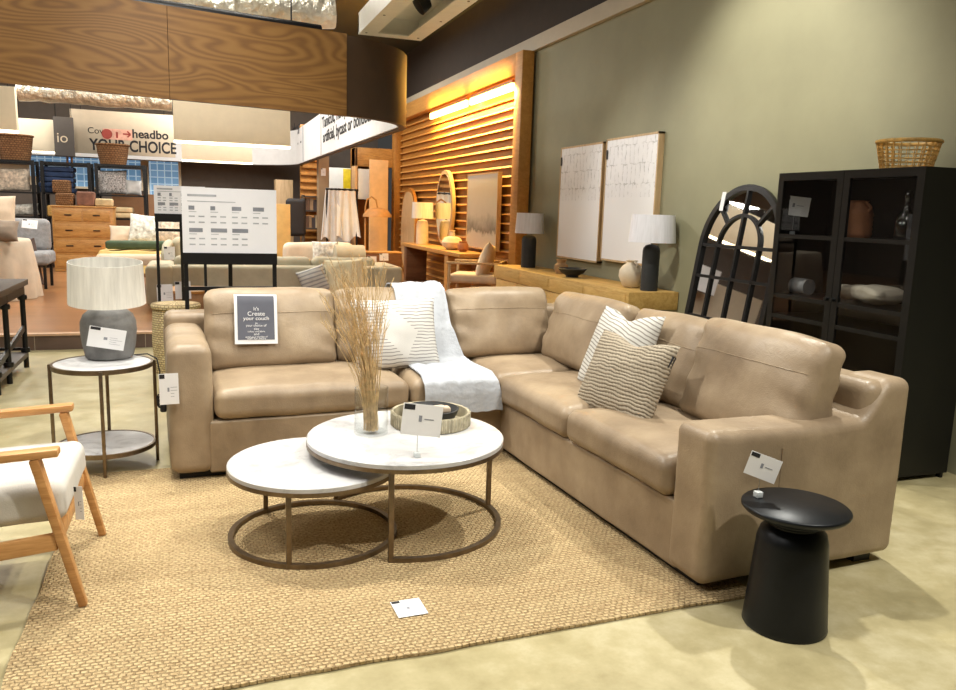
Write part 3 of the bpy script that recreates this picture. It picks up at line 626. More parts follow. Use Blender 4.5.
# scatter cushions
pc = plane_hit(396, 334, sl(0, .36, 0), SY)
pillow(pc, SX + Vector((0, 0, .02)), Vector((0, 0, 1)) * .94 + SY * .30, .55, .46, .16, 'throw_pillow', 'stripe', 'white cushion with thin grey lines leaning on the white throw', seed=3)
pc = plane_hit(618, 352, sl(.46, 0, 0), SX)
pillow(pc, -SY + Vector((0, 0, .02)), Vector((-.0, 0, 1)) * .88 + SX * .36 + SY * .14, .60, .50, .15, 'throw_pillow', 'stripe2', 'white cushion with ridged stripes half hidden behind the brown knitted one', seed=5, chop=.05)
pc = plane_hit(624, 378, sl(.28, 0, 0), SX)
kp = pillow(pc, -SY + SX * .12, Vector((0, 0, 1)) * .9 + SX * .38 + SY * .08, .60, .46, .16, 'throw_pillow', 'knit', 'taupe chunky knitted cushion in front of the striped white one', seed=9, chop=.04)
obj('sewn_label', MB().box((.28, .0, .14), (.012, .022, .06), Matrix.Rotation(.15, 3, 'Y')), 'ink', kp)

# paper flyer taped over the first back cushion
t = thing('paper_flyer', 'grey printed flyer with white border hung on the sofa back', 'flyer', group=None)
fl0 = plane_hit(256, 319, sl(0, .505, 0), SY); t.matrix_world = frame_mat(fl0, SX * 1 + Vector((0, 0, -.02)), Vector((0, 0, 1)) + SY * .24)
obj('sheet', MB().sheet(lambda u, v: ((u - .5) * .25, (v - .5) * .30, -.0 - .004 * math.cos((u - .5) * 3) - .10 * max(0, v - .86) ** 1.2), 10, 16, .002), 'paper', t)
obj('printed_panel', MB().sheet(lambda u, v: ((u - .5) * .215, (v - .47) * .265, .0022 - .004 * math.cos((u - .5) * 2.6) - .10 * max(0, v - .9) ** 1.2), 10, 16, .001), 'leaf', t)
for s_, z_, w_ in (('It\'s', .062, .03), ('Create', .03, .10), ('your couch', .003, .15), ('in', -.022, .012), ('your choice of', -.036, .12), ('size', -.056, .03), ('colour and fabric', -.070, .1), ('and', -.088, .03), ('speak to a member of', -.102, .13), ('staff for more', -.114, .11)):
    text(s_, 'paper', t, Matrix.Translation((-w_ / 2, z_ - .01, .0030)), w_, bold=.0, depth=.0003)

# price tag hanging on the left arm
p_ = plane_hit(169, 389, sl(0, -.035, 0), SY)
price_card('hanging_price_card', 'white price card hanging on the front of the left sofa arm', frame_mat(p_, SX + Vector((0, 0, .01)), (0, 0, 1)), .095, .165, seed=2)
# ------------------------------------------------------------------ coffee tables
def ring_arc(r, a0, a1, n): return [(r * math.cos(a0 + (a1 - a0) * k / n), r * math.sin(a0 + (a1 - a0) * k / n)) for k in range(n + 1)]
def arc_band(r, a0, a1, z0, z1, w, n=48):
    mb = MB(); full = abs(a1 - a0) > 6.2; o_, i_ = ring_arc(r, a0, a1, n), ring_arc(r - w, a0, a1, n); rows = []
    for (x, y), (xi, yi) in zip(o_[:-1] if full else o_, i_): rows.append(mb.verts([(x, y, z0), (x, y, z1), (xi, yi, z1), (xi, yi, z0)]))
    R_ = list(zip(rows, rows[1:])) + ([(rows[-1], rows[0])] if full else [])
    for A, B in R_:
        for k in range(4): mb.face((A[k], A[(k + 1) % 4], B[(k + 1) % 4], B[k]))
    if not full: mb.face(rows[0]); mb.face(rows[-1][::-1])
    return mb
RUGT = .0145
def nest_table(label, c, r, top, angs, a0, a1):
    t = thing('coffee_table', label, 'coffee table', (c[0], c[1], RUGT), 0, 'round nesting coffee tables'); h = top - RUGT
    obj('tabletop', MB().lathe([(0, h - .022), (r - .002, h - .022), (r - .002, h - .004), (r - .008, h), (0, h)], seg=72), 'marble', t, ang=30)
    obj('rim', arc_band(r, 0, 2 * PI, h - .04, h - .0215, .022, 72), 'bronze', t)
    for g in angs: obj('leg', MB().bar((math.cos(g) * (r - .012), math.sin(g) * (r - .012), .0), (math.cos(g) * (r - .012), math.sin(g) * (r - .012), h - .03), .022, .022, bev=.002), 'bronze', t)
    obj('base_ring', arc_band(r, a0, a1, 0, .02, .024, 64), 'bronze', t); return t
D = math.radians
BT = (.92, 3.52, .448); ST = (.482, 3.49, .365)
nest_table('larger taller round white marble coffee table with bronze frame, holding the vase', BT[:2], .464, BT[2], (D(-112), D(7), D(127)), D(-112), D(127))
nest_table('smaller lower empty round white marble coffee table tucked under the other', ST[:2], .38, ST[2], (D(-114), D(2), D(121)), 0, 2 * PI)

# glass cylinder vase with dried stems
vb = at(371, 433, Z=BT[2])
vz = BT[2]
v = solo('glass_vase', MB().lathe([(0, 0), (.078, 0), (.08, .004), (.08, .222), (.075, .222), (.074, .012), (0, .010)], seg=40), 'clear', 'clear glass cylinder vase of dried grass on the larger coffee table', 'vase', (vb.x, vb.y, vz + .0005))
mb = MB(); r_ = random.Random(4)
for k in range(190):
    a_ = r_.uniform(0, 2 * PI); b0 = r_.uniform(0, .045); lean = r_.uniform(.02, .125) ** 1.0; L_ = r_.uniform(.44, .80); aa = r_.uniform(0, 2 * PI)
    x0_, y0_ = math.cos(a_) * b0 * .8, math.sin(a_) * b0 * .8; dx, dy = math.cos(aa) * lean * 1.0 - .062, math.sin(aa) * lean * .8
    pts = []
    for i in range(7):
        f = i / 6; q_ = 1.25 * f * f if f > .0 else 0
        pts.append((x0_ + dx * (f * .35 + q_ * .75) + r_.uniform(-.003, .003), y0_ + dy * (f * .35 + q_ * .75), .016 + L_ * f))
    mb.tube(pts, .0016, 4, r_end=.0007)
    if r_.random() < .75:
        p1_, p2_ = Vector(pts[-1]), Vector(pts[-2]); dirv = (p1_ - p2_).normalized()
        for j in range(5):
            s0 = p1_ - dirv * (.02 * j); e_ = s0 + dirv * .03 + Vector((r_.uniform(-.016, .016), r_.uniform(-.016, .016), .006)); mb.tube([s0, e_], .0011, 3)
solo('dried_grass', mb, 'straw', 'bunch of straw coloured dried grass standing in the glass vase', 'dried grass', (vb.x, vb.y, vz))

# woven tray with black bowl, card on a clip stand
tb = at(430.5, 424, Z=BT[2] + .001); tr_ = .195
t = thing('woven_tray', 'round greyed cane tray holding a black bowl on the larger coffee table', 'tray', (tb.x, tb.y, BT[2] + .0008))
q = NT('greyed_cane_ribs'); MT['canerib'] = MT['traycane']
mb = MB(); mb.lathe([(0, 0), (tr_ - .004, 0), (tr_, .004), (tr_, .066), (tr_ - .005, .072), (tr_ - .012, .068), (tr_ - .013, .012), (0, .010)], seg=72)
obj('tray_body', mb, M('cane_strips', (162, 153, 130), .7, amt=.22, scale=16, stretch=(1, 1, .04), bs=.5, bscale=38), t)
mb = MB()
for k in range(64):
    a_ = 2 * PI * k / 64; mb.tube([((tr_ + .001) * math.cos(a_), (tr_ + .001) * math.sin(a_), .003), ((tr_ + .001) * math.cos(a_), (tr_ + .001) * math.sin(a_), .068)], .0034, 5)
obj('cane_rib', mb, M('cane_strip_light', (178, 170, 148), .7, amt=.25, scale=25), t)
bw = thing('bowl', 'shallow black bowl resting inside the round cane tray', 'bowl', (tb.x + .005, tb.y + .01, BT[2] + .012))
obj('shell', MB().lathe([(0, 0), (.085, 0), (.122, .03), (.138, .07), (.132, .072), (.115, .036), (.085, .014), (0, .012)], seg=48), 'charcoal', bw)
mb = MB()
for k, (x, y) in enumerate(((.06, .055), (.075, .02), (.045, .02))): mb.rbox((x, y, .045 + .004 * k), (.06, .045, .035), .014, 4, soft(k, .004, 20))
solo('wooden_beads', mb, 'pinkfab', 'blush brown ornament lying in the black bowl', 'ornament', (tb.x + .005, tb.y + .01, BT[2] + .014))
def clip_stand(name, label, base, card_px, card_w, card_h, roll=0., hz=.1, tilt=.12, seed=3, base_mat='steel'):
    base = Vector(base); t = thing(name, label, 'price card', base, 0, 'price cards')
    obj('stand_base', MB().span((-.013, -.013, 0), (.013, .013, .022), bev=.002), M('clear_acrylic_block', (205, 210, 212), .2, amt=.02), t)
    obj('wire', MB().tube([(0, 0, .02), (0, 0, hz + .012)], .0014, 6), 'steel', t)
    # the card faces the camera side of the shop
    f = Vector((EYEP.x - base.x, EYEP.y - base.y, 0)).normalized(); rgt = Vector((-f.y, f.x, 0)); up = Vector((0, 0, 1)) - f * tilt
    rm = Matrix.Rotation(roll, 3, f); rgt = rm @ rgt; up = rm @ up
    dx = rgt * card_px[0]
    cm = frame_mat(Vector((0, 0, hz + card_h * .5)) + dx + f * .004, rgt, up)
    cd = obj('card', MB().box((0, 0, 0), (card_w, card_h, .0015)), 'paper', t); cd.matrix_local = cm
    for nm, lo, hi, m_ in (('corner_mark', (-card_w * .47, card_h * .3, .001), (-card_w * .2, card_h * .47, .0016), 'ink'), ('printed_block', (-card_w * .08, -card_h * .06, .001), (.0, card_h * .14, .0016), 'greyink'), ('printed_line', (card_w * .06, card_h * .02, .001), (card_w * .3, card_h * .05, .0016), 'greyink')):
        obj(nm, MB().span(lo, hi), m_, cd)
    return t
cb = at(417, 457, Z=BT[2] + .001)
clip_stand('price_card', 'white price card on a clip stand in front of the cane tray', (cb.x, cb.y, BT[2] + .0008), (.018, 0), .17, .135, -.1, .10, .1)
# card lying on the rug
cc = at(409, 607, Z=.02); p_a, p_b = at(394, 600, Z=.02), at(420, 596, Z=.02)
price_card('price_card', 'white price card lying flat on the jute rug', frame_mat((cc.x, cc.y, .0175), p_b - p_a, at(421, 595, Z=.02) - at(427, 617, Z=.02)), .115, .125, seed=5)

# ------------------------------------------------------------------ black drum side table
bc = (2.06, 2.21)
t = thing('pedestal_table', 'black hourglass pedestal side table beside the right sofa arm', 'side table', (bc[0], bc[1], 0))
obj('pedestal', MB().lathe([(0, 0), (.149, 0), (.153, .006), (.151, .02), (.127, .335), (.117, .372), (.1, .387), (.086, .392), (.086, .398), (.096, .406), (.096, .418), (0, .418)], seg=56), 'blackmatt', t, ang=50)
obj('tabletop', MB().lathe([(0, .417), (.096, .417), (.148, .43), (.184, .448), (.192, .458), (.192, .466), (.187, .471), (0, .471)], seg=64), 'blackmatt', t, ang=50)
cb = at(758, 496, Z=.475)
clip_stand('price_card', 'white price card on a clip stand on the black pedestal table', (cb.x, cb.y, .4715), (.008, 0), .115, .092, -.26, .075, .05)

# ------------------------------------------------------------------ tall round side table with lamp at the left arm
sc_, srad, stop_, shz = (-.505, 4.80), .262, .60, .12
t = thing('side_table', 'round two-tier bronze and marble side table left of the sofa', 'side table', (sc_[0], sc_[1], 0))
for nm, z_ in (('tabletop', stop_), ('lower_shelf', .135)):
    s_ = obj(nm, MB().lathe([(0, z_ - .012), (srad - .012, z_ - .012), (srad - .012, z_), (0, z_)], seg=64), 'marble', t, ang=30)
    obj('rim', arc_band(srad, 0, 2 * PI, z_ - .022, z_ + .003, .013, 64), 'bronze', s_)
for g in (D(-87), D(8), D(92), D(180)): obj('leg', MB().bar((math.cos(g) * (srad + .006), math.sin(g) * (srad + .006), .0), (math.cos(g) * (srad + .006), math.sin(g) * (srad + .006), stop_), .018, .018, bev=.002), 'bronze', t)
for g in (D(-87), D(8)):
    obj('crossbar', MB().bar((math.cos(g) * srad, math.sin(g) * srad, .108), (-math.cos(g) * srad, -math.sin(g) * srad, .108), .014, .012), 'bronze', t)
lb = at(110, 357.5, Z=stop_)
t = thing('table_lamp', 'grey stoneware lamp with drum shade on the round side table', 'lamp', (lb.x, lb.y, stop_ + .0035), 0)
obj('lamp_base', MB().lathe([(0, 0), (.118, 0), (.128, .008), (.142, .08), (.15, .16), (.148, .21), (.132, .25), (.1, .278), (.05, .293), (.02, .298), (0, .298)], seg=48), 'greyceramic', t, ang=60)
obj('lamp_stem', MB().lathe([(.014, .29), (.014, .42)], seg=12), 'steel', t)
def shade(mb, r0, r1, z0, z1, th=.003, seg=48): return mb.lathe([(r0, z0), (r1, z1), (r1 - th, z1), (r0 - th, z0), (r0, z0)], seg=seg, cap=False)
sh = obj('lamp_shade', shade(MB(), .206, .196, -.118, .118), 'linen', t, ang=40)
sh.location = (0, 0, .432); tw_ = Vector((-lb.x, -lb.y, 0)).normalized(); sh.rotation_euler = Matrix.Rotation(math.radians(5), 3, Vector((-tw_.y, tw_.x, 0))).to_euler()
q = MB()
for k in range(3): q.tube([(0, 0, -.02), (.196 * math.cos(k * 2.1), .196 * math.sin(k * 2.1), .0)], .003, 6)
obj('shade_spider', q, 'steel', sh)
f = Vector((-lb.x, -lb.y, 0)).normalized(); rg = Vector((-f.y, f.x, 0)); cpos = Vector((lb.x, lb.y, stop_)) + f * .156 + rg * .0 + Vector((0, 0, .138))
price_card('hanging_price_card', 'white price card hanging on the grey stoneware lamp base', frame_mat(cpos - rg * .012, Matrix.Rotation(-.2, 3, f) @ rg, Matrix.Rotation(-.2, 3, f) @ Vector((0, 0, 1))), .19, .115, seed=8)
# flex and plug over the table edge
pts = [(lb.x + .13, lb.y, stop_ + .012), (lb.x + .2, lb.y + .02, stop_ + .012), (sc_[0] + srad + .02, sc_[1] + .0, stop_ + .014), (sc_[0] + srad + .035, sc_[1] - .03, stop_ - .06), (sc_[0] + srad + .03, sc_[1] - .04, .42)]
t = thing('power_cord', 'black lamp flex with plug hanging off the round side table', 'cord', (0, 0, 0))
obj('flex', MB().tube(pts, .004, 6), 'ink', t); obj('coil', MB().tube([(pts[-1][0] + .012 * math.cos(k), pts[-1][1] - .01, .40 - .0025 * k + .02 * math.sin(k)) for k in range(20)], .006, 6), 'ink', t)
obj('plug', MB().rbox((pts[-1][0] + .018, pts[-1][1] - .01, .335), (.035, .03, .05), .01, 3), 'ink', t)

# wicker drum basket behind
wb = at(178, 372, Z=0)
t = thing('wicker_basket', 'tall round wicker drum basket behind the left sofa arm', 'basket', (wb.x, wb.y, 0))
obj('basket_body', MB().lathe([(0, 0), (.18, 0), (.19, .02), (.205, .28), (.195, .56), (.185, .58), (0, .58)], seg=48), 'wicker', t)
obj('lid', MB().lathe([(0, .58), (.205, .58), (.21, .60), (.2, .62), (.1, .628), (0, .628)], seg=48), 'wicker', t)

# ------------------------------------------------------------------ armchair at the left edge
t = thing('armchair', 'oak framed armchair with off-white seat at the left picture edge', 'armchair', (0, 0, 0))
for Y_, s_ in ((3.05, 1), (3.72, -1)):
    obj('armrest', MB().bar((-1.22, Y_, .57), (-.475 if s_ > 0 else -.515, Y_, .612), .062, .03, bev=.008), 'oak', t)
    obj('leg', MB().bar((-.555, Y_, .592), (-.425, Y_, .014), .032, .062, up=(0, 1, 0), bev=.006, w1=.03, d1=.036), 'oak', t)
    obj('leg', MB().bar((-1.16, Y_, .565), (-1.3, Y_, .0), .032, .055, up=(0, 1, 0), bev=.006, w1=.03, d1=.036), 'oak', t)
    obj('side_rail', MB().bar((-1.22, Y_, .20), (-.5, Y_, .275), .03, .062, bev=.005), 'oak', t)
obj('front_rail', MB().bar((-.5, 3.05, .285), (-.5, 3.72, .285), .03, .06, bev=.005), 'oak', t)
obj('seat', MB().rbox((-.84, 3.385, .385), (.74, .60, .15), .045, 10, soft(4, .006, 4), Matrix.Rotation(-.06, 3, 'Y')), 'offwhite', t)
obj('backrest', MB().rbox((-1.22, 3.385, .66), (.14, .60, .52), .055, 10, soft(6, .006, 4), Matrix.Rotation(-.25, 3, 'Y')), 'offwhite', t)
obj('back_frame', MB().rbox((-1.32, 3.385, .64), (.03, .66, .5), .012, 4, None, Matrix.Rotation(-.25, 3, 'Y')), 'oak', t)
p_ = at(79, 503, Y=3.07)
price_card('hanging_swing_tag', 'long thin white swing tag dangling from the armchair seat corner', frame_mat((p_.x, 3.07, p_.z), Vector((.9, -.35, .0)), Vector((-.12, .0, 1))), .032, .13, group='swing tags', seed=4, category='tag')
# ------------------------------------------------------------------ sideboard along the olive wall
SF, SZ, SY0, SY1 = 3.80, .80, 6.44, 10.0
t = thing('sideboard', 'long reclaimed pine sideboard under the two pale pictures', 'sideboard', (4.07, 8.2, 0))
def ls(x0, x1, y0, y1, z0, z1, bev=.004): return MB().span((x0 - 4.07, y0 - 8.2, z0), (x1 - 4.07, y1 - 8.2, z1), bev=bev)
obj('top', ls(SF, 4.34, SY0, SY1, SZ - .17, SZ), 'side', t)
obj('body', ls(SF + .03, 4.33, SY0 + .5, SY1 - .03, .1, SZ - .17), 'side', t)
for yy in (SY0 + .55, SY1 - .12): obj('leg', ls(SF + .05, 4.3, yy, yy + .08, 0, .1), 'side', t)
n = 4; w_ = (SY1 - SY0 - .56) / n
for k in range(n):
    y0 = SY0 + .51 + k * w_
    d_ = obj('door', ls(SF + .012, SF + .032, y0 + .012, y0 + w_ - .012, .14, SZ - .18), 'side', t)
    obj('handle', ls(SF - .004, SF + .014, y0 + w_ * .5 - .02, y0 + w_ * .5 + .02, .42, .48, .002), 'black', d_)
for k in range(4):
    d_ = obj('drawer', ls(SF - .006, SF + .01, SY0 + .06 + k * .87, SY0 + .88 + k * .87, SZ - .145, SZ - .03, .003), 'side', t)

def table_lamp(label, px, base_top, top_px, sh_px, group=None):
    b_ = at(*px, X=4.1); t = thing('table_lamp', label, 'lamp', (b_.x, b_.y, SZ + .0005), 0, group)
    d = math.hypot(b_.x, b_.y); k = d / F_PX * 1.0
    hb, r_, rs, hs = base_top
    obj('lamp_base', MB().lathe([(0, 0), (r_, 0), (r_, hb - r_ * .75), (r_ * .93, hb - r_ * .4), (r_ * .7, hb - r_ * .12), (r_ * .3, hb), (0, hb)], seg=40), 'charcoal', t, ang=50)
    obj('lamp_stem', MB().lathe([(.012, hb - .01), (.012, hb + .16)], seg=10), 'steel', t)
    s_ = obj('lamp_shade', shade(MB(), rs * 1.04, rs * .94, hb + .02, hb + .02 + hs), 'paleshade', t)
    q = MB()
    for j in range(3): q.tube([(0, 0, hb + .15), (rs * .96 * math.cos(j * 2.1), rs * .96 * math.sin(j * 2.1), hb + .15)], .003, 5)
    obj('shade_spider', q, 'steel', s_); return t, b_
tl, b1 = table_lamp('black cylinder lamp with pale shade near the mirror end of the sideboard', (649, 286), (.44, .082, .215, .26), None, None, 'black lamps on the sideboard')
tl2, b2 = table_lamp('black cylinder lamp with pale shade at the far timber end of the sideboard', (528, 268), (.42, .095, .182, .26), None, None, 'black lamps on the sideboard')
for o_, b_, dd in ((tl, b1, .118), (tl2, b2, .088)):
    pass
j = at(629, 284, X=4.06)
t = thing('jug', 'round ivory ceramic jug beside the nearer black lamp', 'jug', (j.x + .02, j.y, SZ + .0005))
obj('jug_body', MB().lathe([(0, 0), (.06, 0), (.085, .02), (.125, .11), (.12, .17), (.09, .215), (.055, .235), (.045, .25), (.062, .268), (.055, .268), (.038, .25), (0, .22)], seg=40), 'ivory', t)
for s_ in (1, -1): obj('handle', MB().tube([(.05 * s_ * 0 + .0, s_ * (.05 + .055 * math.sin(k * PI / 8)), .262 - .075 * k / 8) for k in range(9)], .011, 8), 'ivory', t)
b_ = at(572, 277, X=4.02)
t = thing('bowl', 'wide charcoal footed bowl on the pine sideboard', 'bowl', (b_.x, b_.y, SZ + .0005))
obj('shell', MB().lathe([(0, 0), (.07, 0), (.075, .02), (.13, .05), (.165, .095), (.155, .1), (.12, .06), (0, .035)], seg=44), 'charcoal', t)
b_ = at(561, 271, X=4.12)
t = thing('small_vase', 'small tan clay vase behind the charcoal bowl', 'vase', (b_.x, b_.y, SZ + .0005))
obj('vase_body', MB().lathe([(0, 0), (.06, 0), (.085, .05), (.08, .1), (.05, .125), (.05, .14), (.065, .165), (.058, .165), (.04, .14), (0, .12)], seg=30), M('tan_clay', (176, 140, 98), .7, amt=.2), t)

# two large canvases
for x0_, x1_, yt0, yb0, lab in ((561.5, 604, 147.7, 257, 'pale abstract canvas in slim wood frame, the one nearer the timber slats'), (607, 660, 139, 260, 'pale abstract canvas in slim wood frame, the one half behind the nearer lamp')):
    XF = WX - .06
    A, B = at(x0_, yt0, X=XF), at(x1_, yt0 - .143 * (x1_ - x0_), X=XF); y1, y0 = A.y, B.y; zt = (A.z + B.z) / 2; zb = at(x0_ - 5, yb0, X=XF).z
    yc, zc = (y0 + y1) / 2, (zt + zb) / 2
    t = thing('framed_canvas', lab, 'picture', (WX - .03, yc, zc), 0, 'pale canvases over the sideboard'); hw, hh = (y1 - y0) / 2, (zt - zb) / 2
    q = MB()
    for lo, hi in (((-.035, -hw, -hh), (.028, -hw + .02, hh)), ((-.035, hw - .02, -hh), (.028, hw, hh)), ((-.035, -hw, -hh), (.028, hw, -hh + .02)), ((-.035, -hw, hh - .02), (.028, hw, hh))): q.span(lo, hi)
    obj('frame', q, 'pale', t); obj('canvas', MB().span((-.03, -hw + .02, -hh + .02), (.0, hw - .02, hh - .02)), 'canvas', t)
    obj('price_tag', MB().span((-.042, hw - .05, hh - .22), (-.036, hw - .02, hh - .12)), 'ink', t)

# ------------------------------------------------------------------ arched window mirror leaning on the wall
mh, mw = 1.80, .515; mz0 = at(740, 185, X=WX - .1).z
mb_ = Vector((WX - .32, 5.45, .012)); mtop = Vector((WX - .05, 5.45, mz0)); mup = (mtop - mb_).normalized(); MH = (mtop - mb_).length
t = thing('arched_mirror', 'tall arched black window-pane mirror leaning on the olive wall beside the cabinet', 'mirror', mb_)
mm = frame_mat(mb_, (0, -1, 0), mup); t.matrix_world = mm      # local x along the wall towards the camera, y up, z out to the room
R_ = mw
def arch(r, top_c, zlow, n=24): return [(r, zlow)] + [(r * math.cos(PI * k / n), top_c + r * math.sin(PI * k / n)) for k in range(n + 1)] + [(-r, zlow)]
ac = MH - R_
def archband(ro, ri, c, zlow, z0, z1):
    mb = MB(); rows = []
    for (x, y), (xi, yi) in zip(arch(ro, c, zlow), arch(ri, c, zlow)): rows.append(mb.verts([(x, y, z0), (x, y, z1), (xi, yi, z1), (xi, yi, z0)]))
    for A, B in zip(rows, rows[1:]):
        for k in range(4): mb.face((A[k], A[(k + 1) % 4], B[(k + 1) % 4], B[k]))
    mb.face(rows[0]); mb.face(rows[-1][::-1]); return mb
fo = archband(R_, R_ - .05, ac, 0, 0, .035); fo.span((-R_, 0, 0), (R_, .05, .035)); obj('frame', fo, 'black', t)
q = MB(); q.prism(arch(R_ - .02, ac, .02), .004, .010, ux=(1, 0, 0), uy=(0, 1, 0), un=(0, 0, 1)); obj('mirror_glass', q, 'mirror', t)
q = MB(); q.prism(arch(R_ - .004, ac, .004), -.002, .003, ux=(1, 0, 0), uy=(0, 1, 0), un=(0, 0, 1)); obj('backing', q, 'black', t)
ri_ = .28
obj('inner_arch', archband(ri_, ri_ - .026, ac - .005, .04, .008, .03), 'black', t)
obj('muntin', MB().span((-.013, .04, .008), (.013, MH - .04, .03)), 'black', t)
for yy in (ac - .0, ac - .27, ac - .62, ac - .95): obj('muntin', MB().span((-R_ + .03, yy - .013, .008), (R_ - .03, yy + .013, .03)), 'black', t)
for s_ in (1, -1):
    a_ = PI / 4; obj('muntin', MB().bar((s_ * (ri_ - .01) * math.cos(a_), ac + (ri_ - .01) * math.sin(a_), .019), (s_ * (R_ - .03) * math.cos(a_), ac + (R_ - .03) * math.sin(a_), .019), .026, .022), 'black', t)
tg = obj('price_tag', MB().span((-.32, MH - .22, .036), (-.27, MH - .06, .038)), 'paper', t); tg['label'] = 'white price tag'

# ------------------------------------------------------------------ black glass cabinet
CX, CY0, CY1, CH, CD = 3.79, 3.36, 4.53, 1.82, .46
t = thing('display_cabinet', 'tall black metal cabinet with two glass doors against the olive wall', 'cabinet', (CX, CY0, 0))
W_ = CY1 - CY0
q = MB()
for lo, hi in (((.02, 0, .03), (CD, .02, CH)), ((.02, W_ - .02, .03), (CD, W_, CH)), ((.02, .02, CH - .03), (CD, W_ - .02, CH)), ((.02, .02, .03), (CD, W_ - .02, .06)), ((CD - .015, .02, .06), (CD, W_ - .02, CH - .03))): q.span(lo, hi)
for x in (.03, CD - .05):
    for y in (0, W_ - .03): q.span((x, y, 0), (x + .02, y + .03, .03))
obj('body', q, 'cabinet', t)
zs = [at(815, 236, X=CX + .05).z, at(815, 299, X=CX + .05).z]
zs += [zs[1] - .14, .48]
for z_ in zs: obj('shelf', MB().span((.03, .02, z_ - .02), (CD - .015, W_ - .02, z_)), 'cabinet', t)
for k in range(2):
    y0, y1 = (0, W_ / 2 - .002) if k == 0 else (W_ / 2 + .002, W_); fw = .05
    q = MB()
    for lo, hi in (((0, y0, .03), (.02, y0 + fw, CH)), ((0, y1 - fw, .03), (.02, y1, CH)), ((0, y0 + fw, CH - fw), (.02, y1 - fw, CH)), ((0, y0 + fw, .03), (.02, y1 - fw, .1))): q.span(lo, hi)
    for z_ in zs[:3]: q.span((.002, y0 + fw, z_ - .022), (.018, y1 - fw, z_ + .004))
    d_ = obj('door', q, 'cabinet', t)
    obj('glass_pane', MB().span((.007, y0 + fw - .004, .09), (.011, y1 - fw + .004, CH - fw + .004)), 'pane', d_)
    yk = W_ / 2 + (-.026 if k == 0 else .026); obj('handle', MB().lathe([(.012, 0), (.012, .03)], (-.0, yk, 1.02), 12, Matrix.Rotation(-PI / 2, 3, 'Y')), 'cabinet', d_)
def oncab(px, py, z, dx=.2): p = at(px, py, X=CX + dx); return (CX + dx, p.y, z + .0005)
c_ = oncab(792, 235, zs[0], .12)
clip_stand('sign_card', 'white sign on a short metal stand inside the cabinet', c_, (.0, 0), .19, .13, -.1, .13, .0)
c_ = oncab(855, 236, zs[0], .14)
t = thing('clay_jug', 'ribbed terracotta jug with handle inside the cabinet', 'jug', c_); t.scale = (1.18,) * 3
obj('jug_body', MB().lathe([(0, 0), (.07, 0)] + [(.078 + .004 * (k % 2), .012 + .012 * k) for k in range(10)] + [(.072, .15), (.05, .17), (.046, .185), (.055, .195), (.048, .195), (.038, .18), (0, .16)], seg=36), 'terracotta', t)
obj('handle', MB().tube([(0, -(.045 + .04 * math.sin(PI * k / 8)), .185 - .06 * k / 8) for k in range(9)], .009, 8), 'terracotta', t)
c_ = oncab(904, 238, zs[0], .14)
t = thing('glass_decanter', 'clear glass decanter with stopper inside the cabinet', 'decanter', c_)
obj('bottle', MB().lathe([(0, 0), (.055, 0), (.058, .01), (.055, .13), (.03, .16), (.017, .18), (.017, .215), (.024, .22)], seg=28), 'cutglass', t)
obj('stopper', MB().lathe([(0, .215), (.014, .215), (.018, .235), (.024, .26), (.012, .285), (0, .288)], seg=20), 'cutglass', t)
c_ = oncab(868, 302, zs[1], .2)
def blk(p, u, v, w):
    q_ = p + noise.noise_vector(p * 7) * .03 + noise.noise_vector(p * 16) * .008; q_.z *= (1 - .3 * u * u) * (1 - .45 * v * v); return q_
solo('folded_blanket', MB().rbox((0, 0, .055), (.26, .42, .11), .04, 12, blk), 'blanket', 'rumpled grey blanket lying on the middle shelf of the cabinet', 'blanket', (c_[0], c_[1], c_[2] + .012), ang=80)
c_ = oncab(795, 294, zs[1], .2)
t_ = solo('rolled_mat', MB().tube([(0, -.13, .055), (0, .12, .055)], .055, 20), 'greyfab', 'rolled dark grey cloth on the middle shelf of the cabinet', 'cloth roll', c_)
# open weave basket on top
bp = at(905, 164, X=CX + .22)
t = thing('rattan_basket', 'open weave rattan basket standing on the black cabinet', 'basket', (CX + .23, bp.y, CH + .0005))
mb = MB(); H_ = .165
def rad(z): return .135 + .035 * (z / H_)
for k in range(7):
    z_ = .012 + k * (H_ - .02) / 6
    mb.tube([(rad(z_) * math.cos(2 * PI * j / 64) * (1 + .02 * (1 if (j + k) % 2 else -1)), rad(z_) * math.sin(2 * PI * j / 64) * (1 + .02 * (1 if (j + k) % 2 else -1)), z_) for j in range(64)], .0036, 5, True)
for k in range(24):
    a_ = 2 * PI * k / 24; mb.bar((rad(0) * math.cos(a_), rad(0) * math.sin(a_), .004), (rad(H_) * math.cos(a_), rad(H_) * math.sin(a_), H_), .012, .004, up=(-math.sin(a_), math.cos(a_), 0))
mb.lathe([(0, .0), (.134, .0), (.134, .008), (0, .008)], seg=40); obj('woven_body', mb, 'rattan', t)
obj('rim', MB().tube([((rad(H_) + .002) * math.cos(2 * PI * j / 48), (rad(H_) + .002) * math.sin(2 * PI * j / 48), H_) for j in range(48)], .011, 8, True), 'rattan', t)
# ------------------------------------------------------------------ timber bay furniture
def zt(px, py, X): return at(px, py, X=X)
# console table under the slats
YA, YB = at(410, 250, X=3.9).y, at(472, 252, X=3.9).y
CT = at(440, 249, X=3.8).z
t = thing('console_table', 'oak console table with thick legs in front of the timber slats', 'console table', (3.95, (YA + YB) / 2, PZ))
hl = abs(YA - YB) / 2; hc = CT - PZ
obj('tabletop', MB().span((-.24, -hl, hc - .06), (.24, hl, hc), bev=.006), 'pine', t)
for y in (-hl * .55, hl * .88): obj('leg', MB().span((-.2, y - .09, 0), (.2, y + .09, hc - .06), bev=.006), 'walnut' if y > 0 else 'pine', t)
